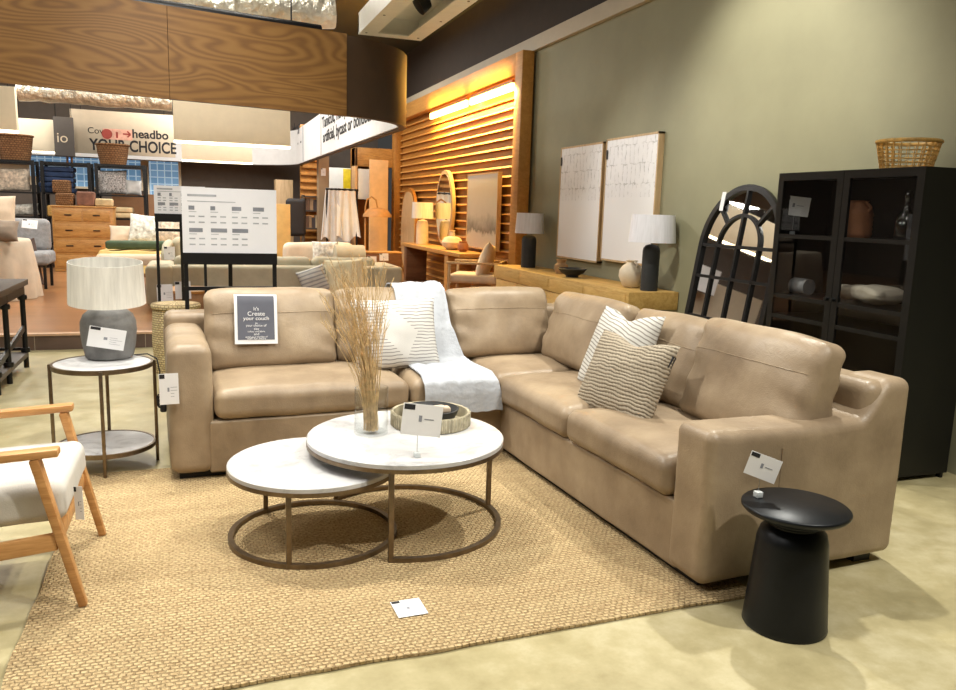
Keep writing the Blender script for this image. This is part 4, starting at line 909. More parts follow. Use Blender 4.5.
# nothing below the table but the floor
tz = CT + .0006
def on_console(px, py=249): p = at(px, py, Z=CT); return Vector((3.95, at(px, py, X=3.95).y, tz))
p_ = on_console(422)
t = thing('table_lamp', 'cream column lamp with straight shade on the oak console', 'lamp', p_)
k = math.hypot(p_.x, p_.y) / F_PX
obj('lamp_base', MB().lathe([(0, 0), (.11, 0), (.115, .02), (.11, .36), (.09, .43), (.03, .45), (0, .45)], seg=30), 'ivory', t)
s_ = obj('lamp_shade', shade(MB(), .2, .19, .47, .76), 'linen', t); obj('lamp_stem', MB().lathe([(.012, .44), (.012, .6)], seg=8), 'steel', t)
q = MB(); [q.tube([(0, 0, .6), (.193 * math.cos(j_ * 2.1), .193 * math.sin(j_ * 2.1), .6)], .004, 5) for j_ in range(3)]; obj('shade_spider', q, 'steel', s_)
p_ = on_console(452)
t = thing('bottle_vase', 'round-bellied ivory bottle vase on the oak console', 'vase', p_)
obj('vase_body', MB().lathe([(0, 0), (.08, 0), (.16, .06), (.175, .12), (.135, .19), (.05, .22), (.04, .29), (.055, .31), (.045, .31), (.028, .29), (0, .22)], seg=32), 'ivory', t)
p_ = on_console(463)
t = thing('clay_pot', 'small amber clay pot at the near end of the oak console', 'pot', p_)
obj('pot_body', MB().lathe([(0, 0), (.05, 0), (.085, .04), (.085, .11), (.06, .14), (.065, .16), (.055, .16), (.045, .13), (0, .12)], seg=28), 'terracotta', t)
# long oval mirror and board leaning on the slats
def wallpanel(name, label, cat, pts_l, pts_t, pts_r, zbot, mat_f, mat_in, X=BX - .1, thin=.03, group=None, tip=None, wave=False):
    L_, R2, T_ = at(*pts_l, X=X), at(*pts_r, X=X), at(*pts_t, X=X); yc = (L_.y + R2.y) / 2; hw = abs(L_.y - R2.y) / 2; H = T_.z - zbot
    t = thing(name, label, cat, (X, yc, zbot), 0, group); n = 28
    def out(s): 
        P = []
        for k in range(n): 
            a_ = 2 * PI * k / n; x, y = math.cos(a_), math.sin(a_); e = .8 if not wave else .85
            P.append((s * hw * math.copysign(abs(x) ** e, x), H / 2 + (H / 2 - hw * (1 - s)) * math.copysign(abs(y) ** (1.25 if wave else .9), y)))
        return P
    q = MB(); q.prism(out(1), -thin, thin, ux=(0, -1, 0), uy=(0, 0, 1), un=(-1, 0, 0)); obj('frame', q, mat_f, t)
    q = MB(); q.prism(out(.88), thin, thin + .008, ux=(0, -1, 0), uy=(0, 0, 1), un=(-1, 0, 0)); obj('face', q, mat_in, t); return t
wallpanel('oval_board', 'pale oval wooden wall panel leaning left of the cream column lamp', 'wall panel', (402, 230), (411, 188), (417, 230), PZ + .01, 'orange', 'pale', X=BX - .12)
wallpanel('oval_mirror', 'tall pointed oval mirror with thin wooden frame behind the console', 'mirror', (437, 215), (447, 170), (454, 215), CT + .02, 'pale', 'mirror', X=BX - .1, wave=True)
A, B = at(470, 176, X=BX - .1), at(500, 173, X=BX - .1); zb = at(470, 246, X=BX - .1).z
t = thing('landscape_canvas', 'misty grey mountain canvas hanging on the timber slats', 'picture', (BX - .1, (A.y + B.y) / 2, zb)); hw = abs(A.y - B.y) / 2; H_ = (A.z + B.z) / 2 - zb
obj('canvas', MB().span((-.03, -hw, 0), (.0, hw, H_)), 'print_', t)
q = MB()
for lo, hi in (((-.035, -hw - .02, -.02), (.03, -hw, H_ + .02)), ((-.035, hw, -.02), (.03, hw + .02, H_ + .02)), ((-.035, -hw, -.02), (.03, hw, 0)), ((-.035, -hw, H_), (.03, hw, H_ + .02))): q.span(lo, hi)
obj('frame', q, 'pale', t)
# slim ash armchair with cream cushions
ac_ = at(478, 300, Y=10.6)
t = thing('ash_armchair', 'slim ash armchair with cream cushion between sofa and timber slats', 'armchair', (ac_.x, 10.7, PZ), -.5)
for s_ in (-1, 1):
    obj('armrest', MB().bar((-.38, s_ * .33, .62), (.38, s_ * .33, .62), .05, .03, bev=.006), 'pale', t)
    for x in (-.33, .35): obj('leg', MB().bar((x, s_ * .33, .61), (x * 1.05, s_ * .33, 0), .035, .035, bev=.004), 'pale', t)
obj('seat', MB().rbox((0, 0, .40), (.7, .62, .13), .05, 6), 'creamfab', t); obj('front_rail', MB().bar((-.35, -.33, .3), (-.35, .33, .3), .03, .05), 'pale', t)
obj('back_frame', MB().bar((.38, -.33, .62), (.38, .33, .62), .04, .05), 'pale', t)
c_ = Vector((ac_.x, 10.7, 0)) + Matrix.Rotation(-.5, 3, 'Z') @ Vector((.13, 0, .79))
pillow(c_, (Matrix.Rotation(-.5, 3, 'Z') @ Vector((0, -1, .15))), (Matrix.Rotation(-.5, 3, 'Z') @ Vector((.3, 0, 1))), .55, .55, .2, 'throw_pillow', 'creamfab', 'plump cream cushion standing on the slim ash armchair', seed=12)

# ------------------------------------------------------------------ platform showroom
def block(name, label, cat, x0, y0, x1, y1, Y, depth, mat, z0=None, bev=.01, group=None, pm=None):
    """upright block seen at that place in the photo; returns its empty and its half width, height"""
    cx, zb, w, h = bbox_at(x0, y0, x1, y1, Y); zb = zb if z0 is None else z0; h = bbox_at(x0, y0, x1, y1, Y)[1] + bbox_at(x0, y0, x1, y1, Y)[3] - zb
    t = thing(name, label, cat, (cx, Y, zb), 0, group); return t, w, h
def bx(t, name, lo, hi, mat, bev=.008): return obj(name, MB().span(lo, hi, bev=bev), mat, t)

# big sage sofa behind
t = thing('sage_sofa', 'long sage fabric sofa on the platform behind the leather sofa', 'sofa', (0, 10.6, PZ))
x0, x1 = at(146, 290, Y=10.5).x, at(402, 290, Y=10.5).x; za = at(170, 266, Y=10.4).z - PZ; zbk = at(340, 258, Y=11.1).z - PZ
bx(t, 'base', (x0 + .05, -.1, .06), (x1 - .05, .85, .38), 'sage', .02)
obj('arm', MB().rbox((x0 + .16, .35, za / 2 + .03), (.32, 1.0, za - .06), .05, 6), 'sage', t); obj('arm', MB().rbox((x1 - .16, .35, za / 2 + .03), (.32, 1.0, za - .06), .05, 6), 'sage', t)
obj('back_frame', MB().rbox(((x0 + x1) / 2, -.02, za / 2 + .03), (x1 - x0 - .1, .2, za - .06), .05, 6), 'sage', t)
for k in range(3): w_ = (x1 - x0 - .64) / 3; obj('back_cushion', MB().rbox((x0 + .32 + w_ * (k + .5), .16, zbk - .22), (w_ - .02, .22, .5), .08, 7, soft(k + 20, .02, 3)), 'sage', t)
for k in range(3): w_ = (x1 - x0 - .64) / 3; obj('seat_cushion', MB().rbox((x0 + .32 + w_ * (k + .5), .55, .42), (w_ - .01, .68, .16), .05, 6), 'sage', t)
for xx in (x0 + .12, x1 - .12):
    for yy in (0, .78): obj('foot', MB().span((xx - .04, yy - .04, 0), (xx + .04, yy + .04, .07)), 'black', t)
# cushions on the sage sofa
for px, py, s_, mt, lb_ in ((314, 281, .36, 'chevron', 'grey chevron cushion leaning on the back of the sage sofa'), (345, 278, .5, 'khaki', 'large khaki textured cushion leaning on the back of the sage sofa')):
    p_ = at(px, py, Y=10.44); pillow((p_.x, 10.42, p_.z), (1, 0, .35 if mt == 'chevron' else .05), (0, .18, 1), s_ * 1.05, s_, .16, 'throw_pillow', mt, lb_, seed=px)
# round wooden side table with cards, in front of the sage sofa end
p_ = at(189, 305, Y=9.95)
ztop = at(189, 290, Y=9.8).z - PZ
t = thing('drum_table', 'round tan wooden drum table in front of the sage sofa', 'side table', (p_.x, 9.98, PZ))
obj('tabletop', MB().lathe([(0, ztop - .03), (.34, ztop - .03), (.35, ztop), (0, ztop)], seg=40), 'pine', t); obj('drum', MB().lathe([(0, 0), (.31, 0), (.32, ztop - .03), (0, ztop - .03)], seg=40), M('tan_drum_wood', (150, 116, 84), .5, amt=.12, scale=8), t)
for k, (px, py, lb_) in enumerate(((165, 293, 'white price card on a pin at the drum table edge beside the lamp shade'), (183, 290, 'white price card on a pin at the drum table edge beside the easel leg'))):
    q_ = at(px, py, Y=9.6); price_card('hanging_price_card', lb_, frame_mat((q_.x, 9.57, q_.z), (1, .0, .03), (0, .1, 1)), .17, .2, seed=k + 20)
# easel signs
def easel(label, cx0, cx1, ytop, yb, yrail, ybot, Y, floor_z, rows, group='easel price boards'):
    A, B = at(cx0, ytop, Y=Y), at(cx1, ytop + 3, Y=Y); zt_, zb_ = at((cx0 + cx1) / 2, ytop + 1, Y=Y).z, at((cx0 + cx1) / 2, yb, Y=Y).z; zr = at((cx0 + cx1) / 2, yrail, Y=Y).z
    w_ = B.x - A.x; t = thing('sign_easel', label, 'sign', ((A.x + B.x) / 2, Y, floor_z), 0, group); h0 = zb_ - floor_z; h1 = zt_ - floor_z
    obj('board', MB().span((-w_ / 2, -.012, h0), (w_ / 2, .0, h1)), 'boardwhite', t)
    obj('ledge', MB().span((-w_ / 2, -.03, h0 - .085), (w_ / 2, .012, h0)), 'black', t)
    for s_ in (-1, 1): obj('leg', MB().bar((s_ * (w_ / 2 - .018), .006, h0 - .02), (s_ * (w_ / 2 - .018), .0, 0), .03, .025), 'black', t)
    obj('crossbar', MB().span((-w_ / 2, -.01, zr - floor_z - .018), (w_ / 2, .015, zr - floor_z + .012)), 'black', t)
    obj('back_leg', MB().bar((0, .02, h1 - .1), (0, .38, 0), .03, .025), 'black', t)
    H = h1 - h0
    def pr(q, u0, u1, v, hgt): q.span((-w_ / 2 + w_ * u0, -.0128, h0 + H * (1 - v) - hgt / 2), (-w_ / 2 + w_ * u1, -.0118, h0 + H * (1 - v) + hgt / 2))
    q = MB(); pr(q, .06, .36, .12, .016); obj('heading', q, 'boardink', t); q = MB(); pr(q, .06, .56, .21, .006); obj('subheading', q, 'boardink', t)
    for c in range(4):
        for r_ in (0, 1):
            if r_ == 1 and c == 3: continue
            v0 = .31 + r_ * .34; u = .07 + c * .225; n_ = (.06, .05, .1, .12, .14, .17, .17)[r_ * 4 + c]
            for nm, u0, u1, v_, hg in [('product_sketch', u, u + n_, v0, .03), ('printed_line', u, u + .08, v0 + .06, .005)] + [('printed_line', u + e_, u + e_ + .062, v0 + .13 + m * .09, .010) for m in (0, 1) for e_ in (0, .1)]:
                q = MB(); pr(q, u0, u1, v_, hg); obj(nm, q, 'greyink' if nm == 'product_sketch' else 'boardink', t)
    return t
easel('large white price board on a black easel behind the leather sofa', 181, 276, 187.5, 253, 288, 305, 6.35, 0, 2)
easel('smaller white price board on a black easel farther back on the platform', 153.5, 205, 185, 214, 230, 262, 9.05, PZ, 2)

# armchair with curved arm beyond the easel and daybed
t = thing('curved_armchair', 'sage armchair with curved arm beside the daybed', 'armchair', (at(190, 260, Y=12.1).x, 12.1, PZ))
k = 11.9 / F_PX; zz = at(185, 238, Y=11.9).z - PZ; xs_ = at(164, 250, Y=11.9).x - at(190, 260, Y=11.9).x
obj('backrest', MB().rbox((.12, .35, zz * .55), (.72, .25, zz * .9), .1, 7, soft(31, .02, 3)), 'sage', t); obj('seat', MB().rbox((.1, -.05, .42), (.6, .7, .2), .06, 6), 'creamfab', t)
obj('armrest', MB().tube([(-.3, -.42, .35), (-.31, -.42, .62), (-.3, -.3, .72), (-.29, 0, .74), (-.28, .35, .74)], .06, 10), 'sage', t); obj('armrest', MB().tube([(.52, -.42, .35), (.53, -.42, .62), (.52, -.3, .72), (.51, 0, .74), (.5, .35, .74)], .06, 10), 'sage', t)
for x in (-.25, .45):
    for y in (-.38, .38): obj('leg', MB().bar((x, y, .4), (x, y, 0), .05, .05), 'walnut', t)
q_ = at(169, 254, Y=11.4); price_card('hanging_price_card', 'white price card on the curved arm of the sage armchair', frame_mat((q_.x, 11.58, q_.z), (1, 0, 0), (0, .1, 1)), .14, .18, seed=31)
# daybed with yellow cover
xa, xb = at(100, 250, Y=13).x, at(166, 250, Y=13).x; zz = at(130, 240, Y=13).z - PZ
t = thing('daybed', 'low blush daybed with pine legs in front of the plaid cushion', 'daybed', ((xa + xb) / 2, 13, PZ)); hw = (xb - xa) / 2
obj('mattress', MB().rbox((0, 0, zz - .28), (2 * hw, 1.4, .22), .08, 7), 'pinkfab', t); obj('frame', MB().span((-hw, -.68, zz - .5), (hw, .68, zz - .38)), 'pine', t)
for x in (-hw + .08, hw - .08):
    for y in (-.6, .6): obj('leg', MB().span((x - .04, y - .04, 0), (x + .04, y + .04, zz - .48)), 'pine', t)
def drape(u, v):
    x = (-hw - .04 + (2 * hw * 1.0 + .1) * u); y = -.74 + 1.2 * v; z = zz - .145 + .01 * math.sin(u * 13 + v * 4) - (.3 * max(0, .12 - v) / .12 if v < .12 else 0) - (.35 * max(0, .08 - u) / .08 if u < .08 else 0); return (x, y, z)
solo('bed_cover', MB().sheet(drape, 30, 24, .02), 'mustard', 'soft yellow cover spread over the blush daybed', 'blanket', ((xa + xb) / 2, 13, PZ))
solo('folded_throw', MB().rbox((0, 0, 0), (.9, .3, .12), .04, 6, soft(40, .01, 5)), 'green', 'folded dark green throw on the yellow daybed cover', 'blanket', ((xa + xb) / 2 + .1, 12.75, PZ + zz - .06))
p_ = at(145, 226, Y=13.3); pillow((p_.x, 13.3, PZ + zz + .15), (1, 0, -.1), (0, .2, 1), .46, .46, .18, 'throw_pillow', 'plaid', 'plaid cushion standing on the daybed', seed=51)
p_ = at(166, 229, Y=13.4); pillow((p_.x, 13.4, PZ + zz + .12), (1, 0, .1), (0, .2, 1), .5, .4, .16, 'throw_pillow', 'floral', 'cream floral cushion on the daybed beside the plaid one', seed=52)
p_ = at(127, 233, Y=13.5); pillow((p_.x, 13.5, PZ + zz + .06), (1, 0, 0), (0, .5, 1), .5, .3, .14, 'throw_pillow', 'pinkfab', 'blush cushion lying low on the daybed', seed=53)

# dresser
Yd = 16.4
cx, zb, w_, h_ = bbox_at(55, 206, 113, 271, Yd); h_ = zb + h_ - PZ
t = thing('chest_of_drawers', 'honey pine chest of drawers in front of the black shelving', 'dresser', (cx, Yd, PZ))
bx(t, 'body', (-w_ / 2, 0, .06), (w_ / 2, .5, h_ - .03), 'pine'); bx(t, 'top', (-w_ / 2 - .02, -.02, h_ - .03), (w_ / 2 + .02, .5, h_), 'pine'); bx(t, 'plinth', (-w_ / 2 + .0, .01, 0), (w_ / 2, .49, .06), 'pine')
rows = [(.76, .96, 2), (.52, .74, 1), (.29, .5, 1), (.07, .27, 1)]
for r0, r1, n in rows:
    for k in range(n):
        xa_ = -w_ / 2 + .04 + k * (w_ - .08) / n; xb_ = xa_ + (w_ - .08) / n - .02
        d_ = bx(t, 'drawer', (xa_, -.015, r0 * h_ + .01), (xb_, .01, r1 * h_ - .02), 'pine', .006)
        for hx in ((.5,) if n == 2 else (.25, .75)):
            xm = xa_ + (xb_ - xa_) * hx; obj('handle', MB().span((xm - .06, -.03, (r0 + r1) / 2 * h_ - .01), (xm + .06, -.014, (r0 + r1) / 2 * h_ + .01)), 'black', d_)
dtop = PZ + h_
for px, py, hgt, mt, lb_ in ((65, 199, .22, 'basket', 'small brown woven basket at one end on the pine chest'), (86, 198, .26, 'russet', 'reddish brown woven box on top of the pine chest'), (104, 201, .14, 'sand', 'folded cream cloth stack on top of the pine chest')):
    p_ = at(px, py, Y=Yd + .2); solo('storage_box' if mt != 'sand' else 'folded_cloth', MB().rbox((0, 0, hgt / 2), (.30, .3, hgt), .03, 4, soft(px, .006, 6)), mt, lb_, 'box' if mt != 'sand' else 'cloth', (p_.x, Yd + .25, dtop + .003))

# black metal shelving
Ys = 17.6
t = thing('metal_shelving', 'wide black metal shelving unit full of baskets and cushions', 'shelving', (0, Ys, PZ))
xa, xb = at(-22, 200, Y=Ys).x, at(146, 200, Y=Ys).x; ztop = at(60, 162, Y=Ys).z - PZ
posts = [xa, at(37, 200, Y=Ys).x, at(46, 200, Y=Ys).x, at(92, 200, Y=Ys).x, at(99, 200, Y=Ys).x, xb]
for x in posts:
    for y in (-.25, .25): obj('post', MB().span((x - .03, y - .03, 0), (x + .03, y + .03, ztop)), 'black', t)
SH = [at(60, yy, Y=Ys - .2).z - PZ for yy in (193, 217, 243)] + [.15]
for a_, b_ in ((0, 1), (2, 3), (4, 5)):
    for z_ in SH: obj('shelf', MB().span((posts[a_], -.28, z_ - .03), (posts[b_], .28, z_)), 'black', t)
    for y in (-.25, .25): obj('top_rail', MB().span((posts[a_], y - .02, ztop - .05), (posts[b_], y + .02, ztop - .01)), 'black', t)
    obj('top_shelf', MB().span((posts[a_], -.25, ztop - .075), (posts[b_], .25, ztop - .05)), 'black', t)
def basket_at(px0, px1, py0, py1, lab, z, Y=Ys, mt='basket'):
    A, B = at(px0, py1, Y=Y), at(px1, py1, Y=Y); r_ = (B.x - A.x) / 2; h_ = at(px0, py0, Y=Y).z - at(px0, py1, Y=Y).z
    t = thing('tapered_basket', lab, 'basket', ((A.x + B.x) / 2, Y, z)); r_ = min(r_, .42)
    obj('woven_body', MB().lathe([(0, 0), (r_ * .76, 0), (r_ * .9, h_ * .5), (r_, h_), (r_ * .94, h_), (r_ * .7, .03), (0, .03)], seg=36), mt, t)
    obj('rim', MB().tube([(r_ * math.cos(2 * PI * j / 36), r_ * math.sin(2 * PI * j / 36), h_) for j in range(36)], .02, 6, True), mt, t)
topz = PZ + ztop - .0495
basket_at(-2, 35, 143, 170, 'wide woven seagrass basket atop the black shelving at the left picture edge', topz)
basket_at(97, 130, 148, 170, 'tapered brown seagrass basket atop the black shelving under the banner', topz)
def shelf_item(px, w_, h_, z_, name, lab, cat, mt, kind='p', Y=Ys - .05):
    p_ = at(px, 220, Y=Y)
    if kind == 'p': pillow((p_.x, Y, PZ + z_ + h_ / 2 + .004), (1, 0, random.uniform(-.08, .08)), (0, .1, 1), w_, h_, .2, name, mt, lab, cat, seed=px)
    elif kind == 'stack':
        t = thing(name, lab, cat, (p_.x, Y, PZ + z_ + .002)); n_ = max(2, int(h_ / .09))
        for k in range(n_): obj('folded_layer', MB().rbox((random.uniform(-.02, .02), 0, (k + .5) * h_ / n_), (w_, .42, h_ / n_ - .004), .03, 4, soft(px + k, .008, 5)), mt, t)
    else: solo(name, MB().rbox((0, 0, h_ / 2), (w_, .38, h_), .03, 4, soft(px, .008, 5)), mt, lab, cat, (p_.x, Y, PZ + z_ + .003))
shelf_item(15, .62, .44, SH[0], 'shelf_cushion', 'patterned grey cushion on the upper shelf under the wide basket', 'cushion', 'floral')
shelf_item(60, .6, .5, SH[0], 'folded_blankets', 'stack of folded navy blankets on the upper shelf', 'blanket stack', 'navy', 'stack', Ys + .03)
shelf_item(64, .3, .24, SH[0], 'woven_box', 'small brown woven box in front of the navy blankets', 'box', 'basket', 'b', Ys - .27)
shelf_item(113, .6, .48, SH[0], 'shelf_cushion', 'black and white speckled cushion on the upper shelf under the tapered basket', 'cushion', M('speckled_cloth', (130, 128, 128), .9, amt=.7, scale=40))
shelf_item(135, .3, .3, SH[0], 'shelf_cushion', 'small pale grey cushion at the right end of the upper shelf', 'cushion', 'whitefab')
shelf_item(18, .75, .22, SH[1], 'shelf_cushion', 'long pale patterned cushion on the second shelf', 'cushion', 'plaid')
shelf_item(62, .45, .22, SH[1], 'woven_box', 'tan storage box on the second shelf behind the chest', 'box', 'rattan', 'b')
shelf_item(86, .4, .24, SH[1], 'woven_box', 'russet storage box on the second shelf behind the chest', 'box', 'russet', 'b', Ys - .02)
shelf_item(118, .6, .22, SH[1], 'folded_blankets', 'pile of folded tan blankets on the second shelf right bay', 'blanket stack', 'sand', 'stack')
shelf_item(10, .8, .2, SH[2], 'folded_blankets', 'pile of folded taupe blankets on the third shelf left bay', 'blanket stack', 'taupefab', 'stack')
# brown partition right of the chest
cx, zb, w_, h_ = bbox_at(115, 194, 160, 268, 18.6)
solo('display_partition', MB().span((-w_ / 2, 0, 0), (w_ / 2, .15, zb + h_ - PZ), bev=.005), M('brown_partition_paint', (140, 100, 66), .6, amt=.05), 'plain brown display partition right of the pine chest', 'partition', (cx, 18.6, PZ))

# draped table at the left
p_ = at(0, 300, Y=11.8); zz = at(15, 240, Y=11.9).z - PZ; xr = at(36, 300, Y=11.8).x; rr_ = .8
t = thing('draped_table', 'round table under a floor length putty cloth at the left picture edge', 'table', (xr - rr_, 12.2, PZ))
mb = MB(); rows = []; n_ = 72
for z_, k in ((0.004, 1.0), (.3, .97), (zz - .1, .9), (zz - .03, .885), (zz, .86)): rows.append(mb.verts([(rr_ * k * math.cos(2 * PI * j / n_) * (1 + .03 * (1 - z_ / zz) * math.sin(j * 2 * PI / n_ * 14)), rr_ * k * math.sin(2 * PI * j / n_) * (1 + .03 * (1 - z_ / zz) * math.sin(j * 2 * PI / n_ * 14)), z_) for j in range(n_)]))
for A, B in zip(rows, rows[1:]):
    for j in range(n_): mb.face((A[j], A[(j + 1) % n_], B[(j + 1) % n_], B[j]))
mb.face(rows[-1]); obj('cloth', mb, 'putty', t, ang=60)
obj('pedestal', MB().lathe([(0, 0.001), (.3, 0.001), (.3, .05), (.06, .08), (.06, zz - .02), (0, zz - .02)], seg=24), 'walnut', t)
tz = PZ + zz
p_ = at(6, 231, Y=11.9); pillow((p_.x - .1, 11.75, tz + .12), (1, 0, 0), (0, .6, 1), .55, .3, .2, 'throw_pillow', 'taupefab', 'mottled taupe cushion lying on the putty table cloth', seed=61)
p_ = at(3, 217, Y=12.4); pillow((p_.x - .1, 12.45, tz + .3), (1, 0, 0), (0, .2, 1), .5, .56, .2, 'throw_pillow', 'pinkfab', 'upright blush cushion at the back of the putty table cloth', seed=62)
# grey chair with brown throw beside the draped table
p_ = at(28, 225, Y=13.2); zc_ = at(28, 221, Y=13.4).z - PZ
t = thing('grey_chair', 'grey upholstered chair behind the draped table', 'chair', (p_.x - .1, 13.5, PZ))
obj('seat', MB().rbox((0, 0, .45), (.7, .7, .2), .06, 5), 'greyfab', t); obj('backrest', MB().rbox((-.1, .3, zc_ - .22), (.8, .2, .5), .09, 6), 'greyfab', t)
for x in (-.28, .28):
    for y in (-.28, .28): obj('leg', MB().bar((x, y, .4), (x, y, 0), .04, .04), 'black', t)
def bt(u, v):
    a_ = v * 1.0; return (.30 + .13 * u + .1 * v, -.4 + .5 * u, zc_ - .28 - (zc_ - .33) * v + .03 * math.sin(u * 8 + v * 2))
q_ = at(30, 224, Y=13.1); price_card('hanging_price_card', 'cream price card on the grey chair behind the draped table', frame_mat((q_.x, 13.08, q_.z), (1, 0, -.1), (0, .3, 1)), .2, .13, seed=41)
solo('brown_throw', MB().sheet(bt, 14, 24, .02), 'mauve', 'dark brown throw hanging down beside the draped table', 'blanket', (p_.x - .42, 13.4, PZ), ang=80)
# dark console on the shop floor, left edge
A, B = at(28, 367, Z=0), at(8, 395, Z=0)
hz = at(22, 279, Y=A.y).z
t = thing('industrial_console', 'dark plank console with black iron legs at the left picture edge', 'console table', (-1.43, 7.2, 0))
L0, L1, Wd = -.75, .72, .75
obj('tabletop', MB().span((-Wd, L0, hz - .05), (.03, L1, hz), bev=.004), 'darkwood', t)
obj('top_rail', MB().span((-.035, L0 + .03, hz - .13), (.0, L1 - .03, hz - .05)), 'black', t)
for y in (L1 - .03, -.0, -.42):
    lg = obj('leg', MB().lathe([(.022, 0), (.022, hz - .05)], (-.02, y, 0), 12), 'black', t)
    for z_ in (.16, hz - .16): obj('collar', MB().lathe([(.036, z_ - .02), (.04, z_), (.036, z_ + .02)], (-.02, y, 0), 12), 'black', lg)
for y in (L1 - .03, -.42): obj('leg', MB().lathe([(.022, 0), (.022, hz - .05)], (-Wd + .03, y, 0), 12), 'black', t)
obj('lower_shelf', MB().span((-Wd, L0 + .06, .10), (.0, L1 - .03, .14)), 'darkwood', t)
obj('brace', MB().bar((-.02, L1 - .06, .36), (-.02, L0, .16), .02, .05), 'black', t)
obj('low_rail', MB().bar((-.02, L1 - .03, .17), (-Wd, L1 - .03, .17), .02, .02), 'black', t)

# ------------------------------------------------------------------ far right corner of the platform
def gblock(name, lab, cat, x0, y0, x1, y1, Y, mat, depth=.3, ground=True, group=None):
    cx, zb, w_, h_ = bbox_at(x0, y0, x1, y1, Y); z0 = PZ if ground else zb
    return solo(name, MB().span((-w_ / 2, -depth / 2, 0), (w_ / 2, depth / 2, zb + h_ - z0), bev=.006), mat, lab, cat, (cx, Y, z0), group=group)
# white display wall unit with yellow sign, garment rail
cx, zb, w_, h_ = bbox_at(327, 168, 362, 232, 18.8)
t = thing('display_board', 'tall white lit display panel with a yellow block behind the hanging throws', 'display panel', (cx, 18.8, PZ)); H_ = zb + h_ - PZ
bx(t, 'panel', (-w_ / 2, 0, 0), (w_ / 2, .12, H_), 'white'); k_ = at(349, 180, Y=18.7).x - cx
o_ = bx(t, 'yellow_block', (k_ - .12, -.02, H_ - .62), (k_ + .22, .0, H_ - .02), 'yellow', .002); o_['label'] = 'yellow block'
cx, zb, w_, h_ = bbox_at(318, 152, 328, 245, 17.6)
solo('display_post', MB().span((-w_ / 2, -.15, 0), (w_ / 2, .15, zb + h_ - PZ + .4)), M('taupe_post_paint', (150, 126, 98), .6, amt=.03), 'square taupe post between the small slatted panel and white display', 'post', (cx, 17.6, PZ))
q_ = at(323.5, 172, Y=17.42); price_card('hanging_price_card', 'small white card stuck on the square taupe post', frame_mat((q_.x, 17.44, q_.z), (1, 0, 0), (0, 0, 1)), .1, .16, seed=44)
t = thing('garment_rail', 'black garment rail hung with pale throws', 'rail', (0, 17.2, PZ)); A, B = at(328, 189, Y=17.2), at(356, 191, Y=17.2)
zz = A.z - PZ
obj('rail', MB().tube([(A.x - .05, 0, zz), (B.x + .05, 0, zz)], .025, 8), 'black', t)
for xx in (A.x - .02, B.x + .02): obj('post', MB().tube([(xx, .0, 0), (xx, .0, zz)], .022, 8), 'black', t)
for k, (px, wd, bt_) in enumerate(((331, .34, 241), (345, .46, 240))):
    q_ = at(px + 1, bt_, Y=17.2); zb_ = q_.z - PZ
    def hang(u, v, wd=wd, k=k, cx_=q_.x, zb_=zb_):
        s = .2 + .8 * v ** .7; return (cx_ + (u - .5) * wd * (.75 + .6 * v), .06 * math.sin(u * 17 + k) * s * .6, zz + .025 + (zb_ - zz) * v + (.06 * math.sin(u * 9) * v))
    solo('hanging_throw', MB().sheet(hang, 26, 26, .02), 'white' if k else 'whitefab', ('wider cream throw hanging over the rail, the one beside the tan arched lamp' if k else 'narrow white throw hanging over the rail beside the taupe post'), 'blanket', (0, 17.2, PZ), group='throws on the rail', ang=80)
# small slatted panel (second bay)
cx, zb, w_, h_ = bbox_at(301, 152, 320, 245, 18.6)
q = MB(); q.span((-w_ / 2, .05, 0), (w_ / 2, .12, zb + h_ - PZ + .6))
H_ = zb + h_ - PZ + .6
for k in range(int(H_ / .16)): q.prism([(0, 0), (-.05, .01), (-.05, .03), (0, .08)], -w_ / 2, w_ / 2, o=(0, .05, .1 + k * .16), ux=(0, 1, 0), uy=(0, 0, 1), un=(1, 0, 0))
solo('slatted_panel', q, 'orange', 'amber lit slatted timber panel left of the taupe post', 'wall panel', (cx, 18.6, PZ))
t = thing('book_shelf', 'dark open shelf of books before the amber slatted panel', 'shelf', (cx, 18.2, PZ))
zz = at(312, 196, Y=18.2).z - PZ
for z_ in (zz * .3, zz * .55, zz * .8, zz): obj('shelf_board', MB().span((-w_ / 2, -.15, z_ - .03), (w_ / 2, .15, z_)), 'darkwood', t)
for s_ in (-1, 1): obj('side_panel', MB().span((s_ * w_ / 2 - .02, -.15, 0), (s_ * w_ / 2 + .02, .15, zz + .02)), 'darkwood', t)
r_ = random.Random(3)
for z_ in (zz * .55, zz * .8):
    x = -w_ / 2 + .05
    cols = ((110, 80, 60), (150, 120, 90), (70, 60, 60), (190, 170, 140)); k = 0
    while x < w_ / 2 - .09:
        b_ = r_.uniform(.05, .08); hh = zz * .2 * r_.uniform(.7, .95)
        solo('book', MB().span((0, -.1, 0), (b_, .1, hh)), M('book_cloth', cols[k % 4], .7), 'upright book on the dark open shelf before the slatted panel', 'book', (cx + x, 18.2, PZ + z_ + .001), group='books on the dark shelf'); x += b_ + .008; k += 1
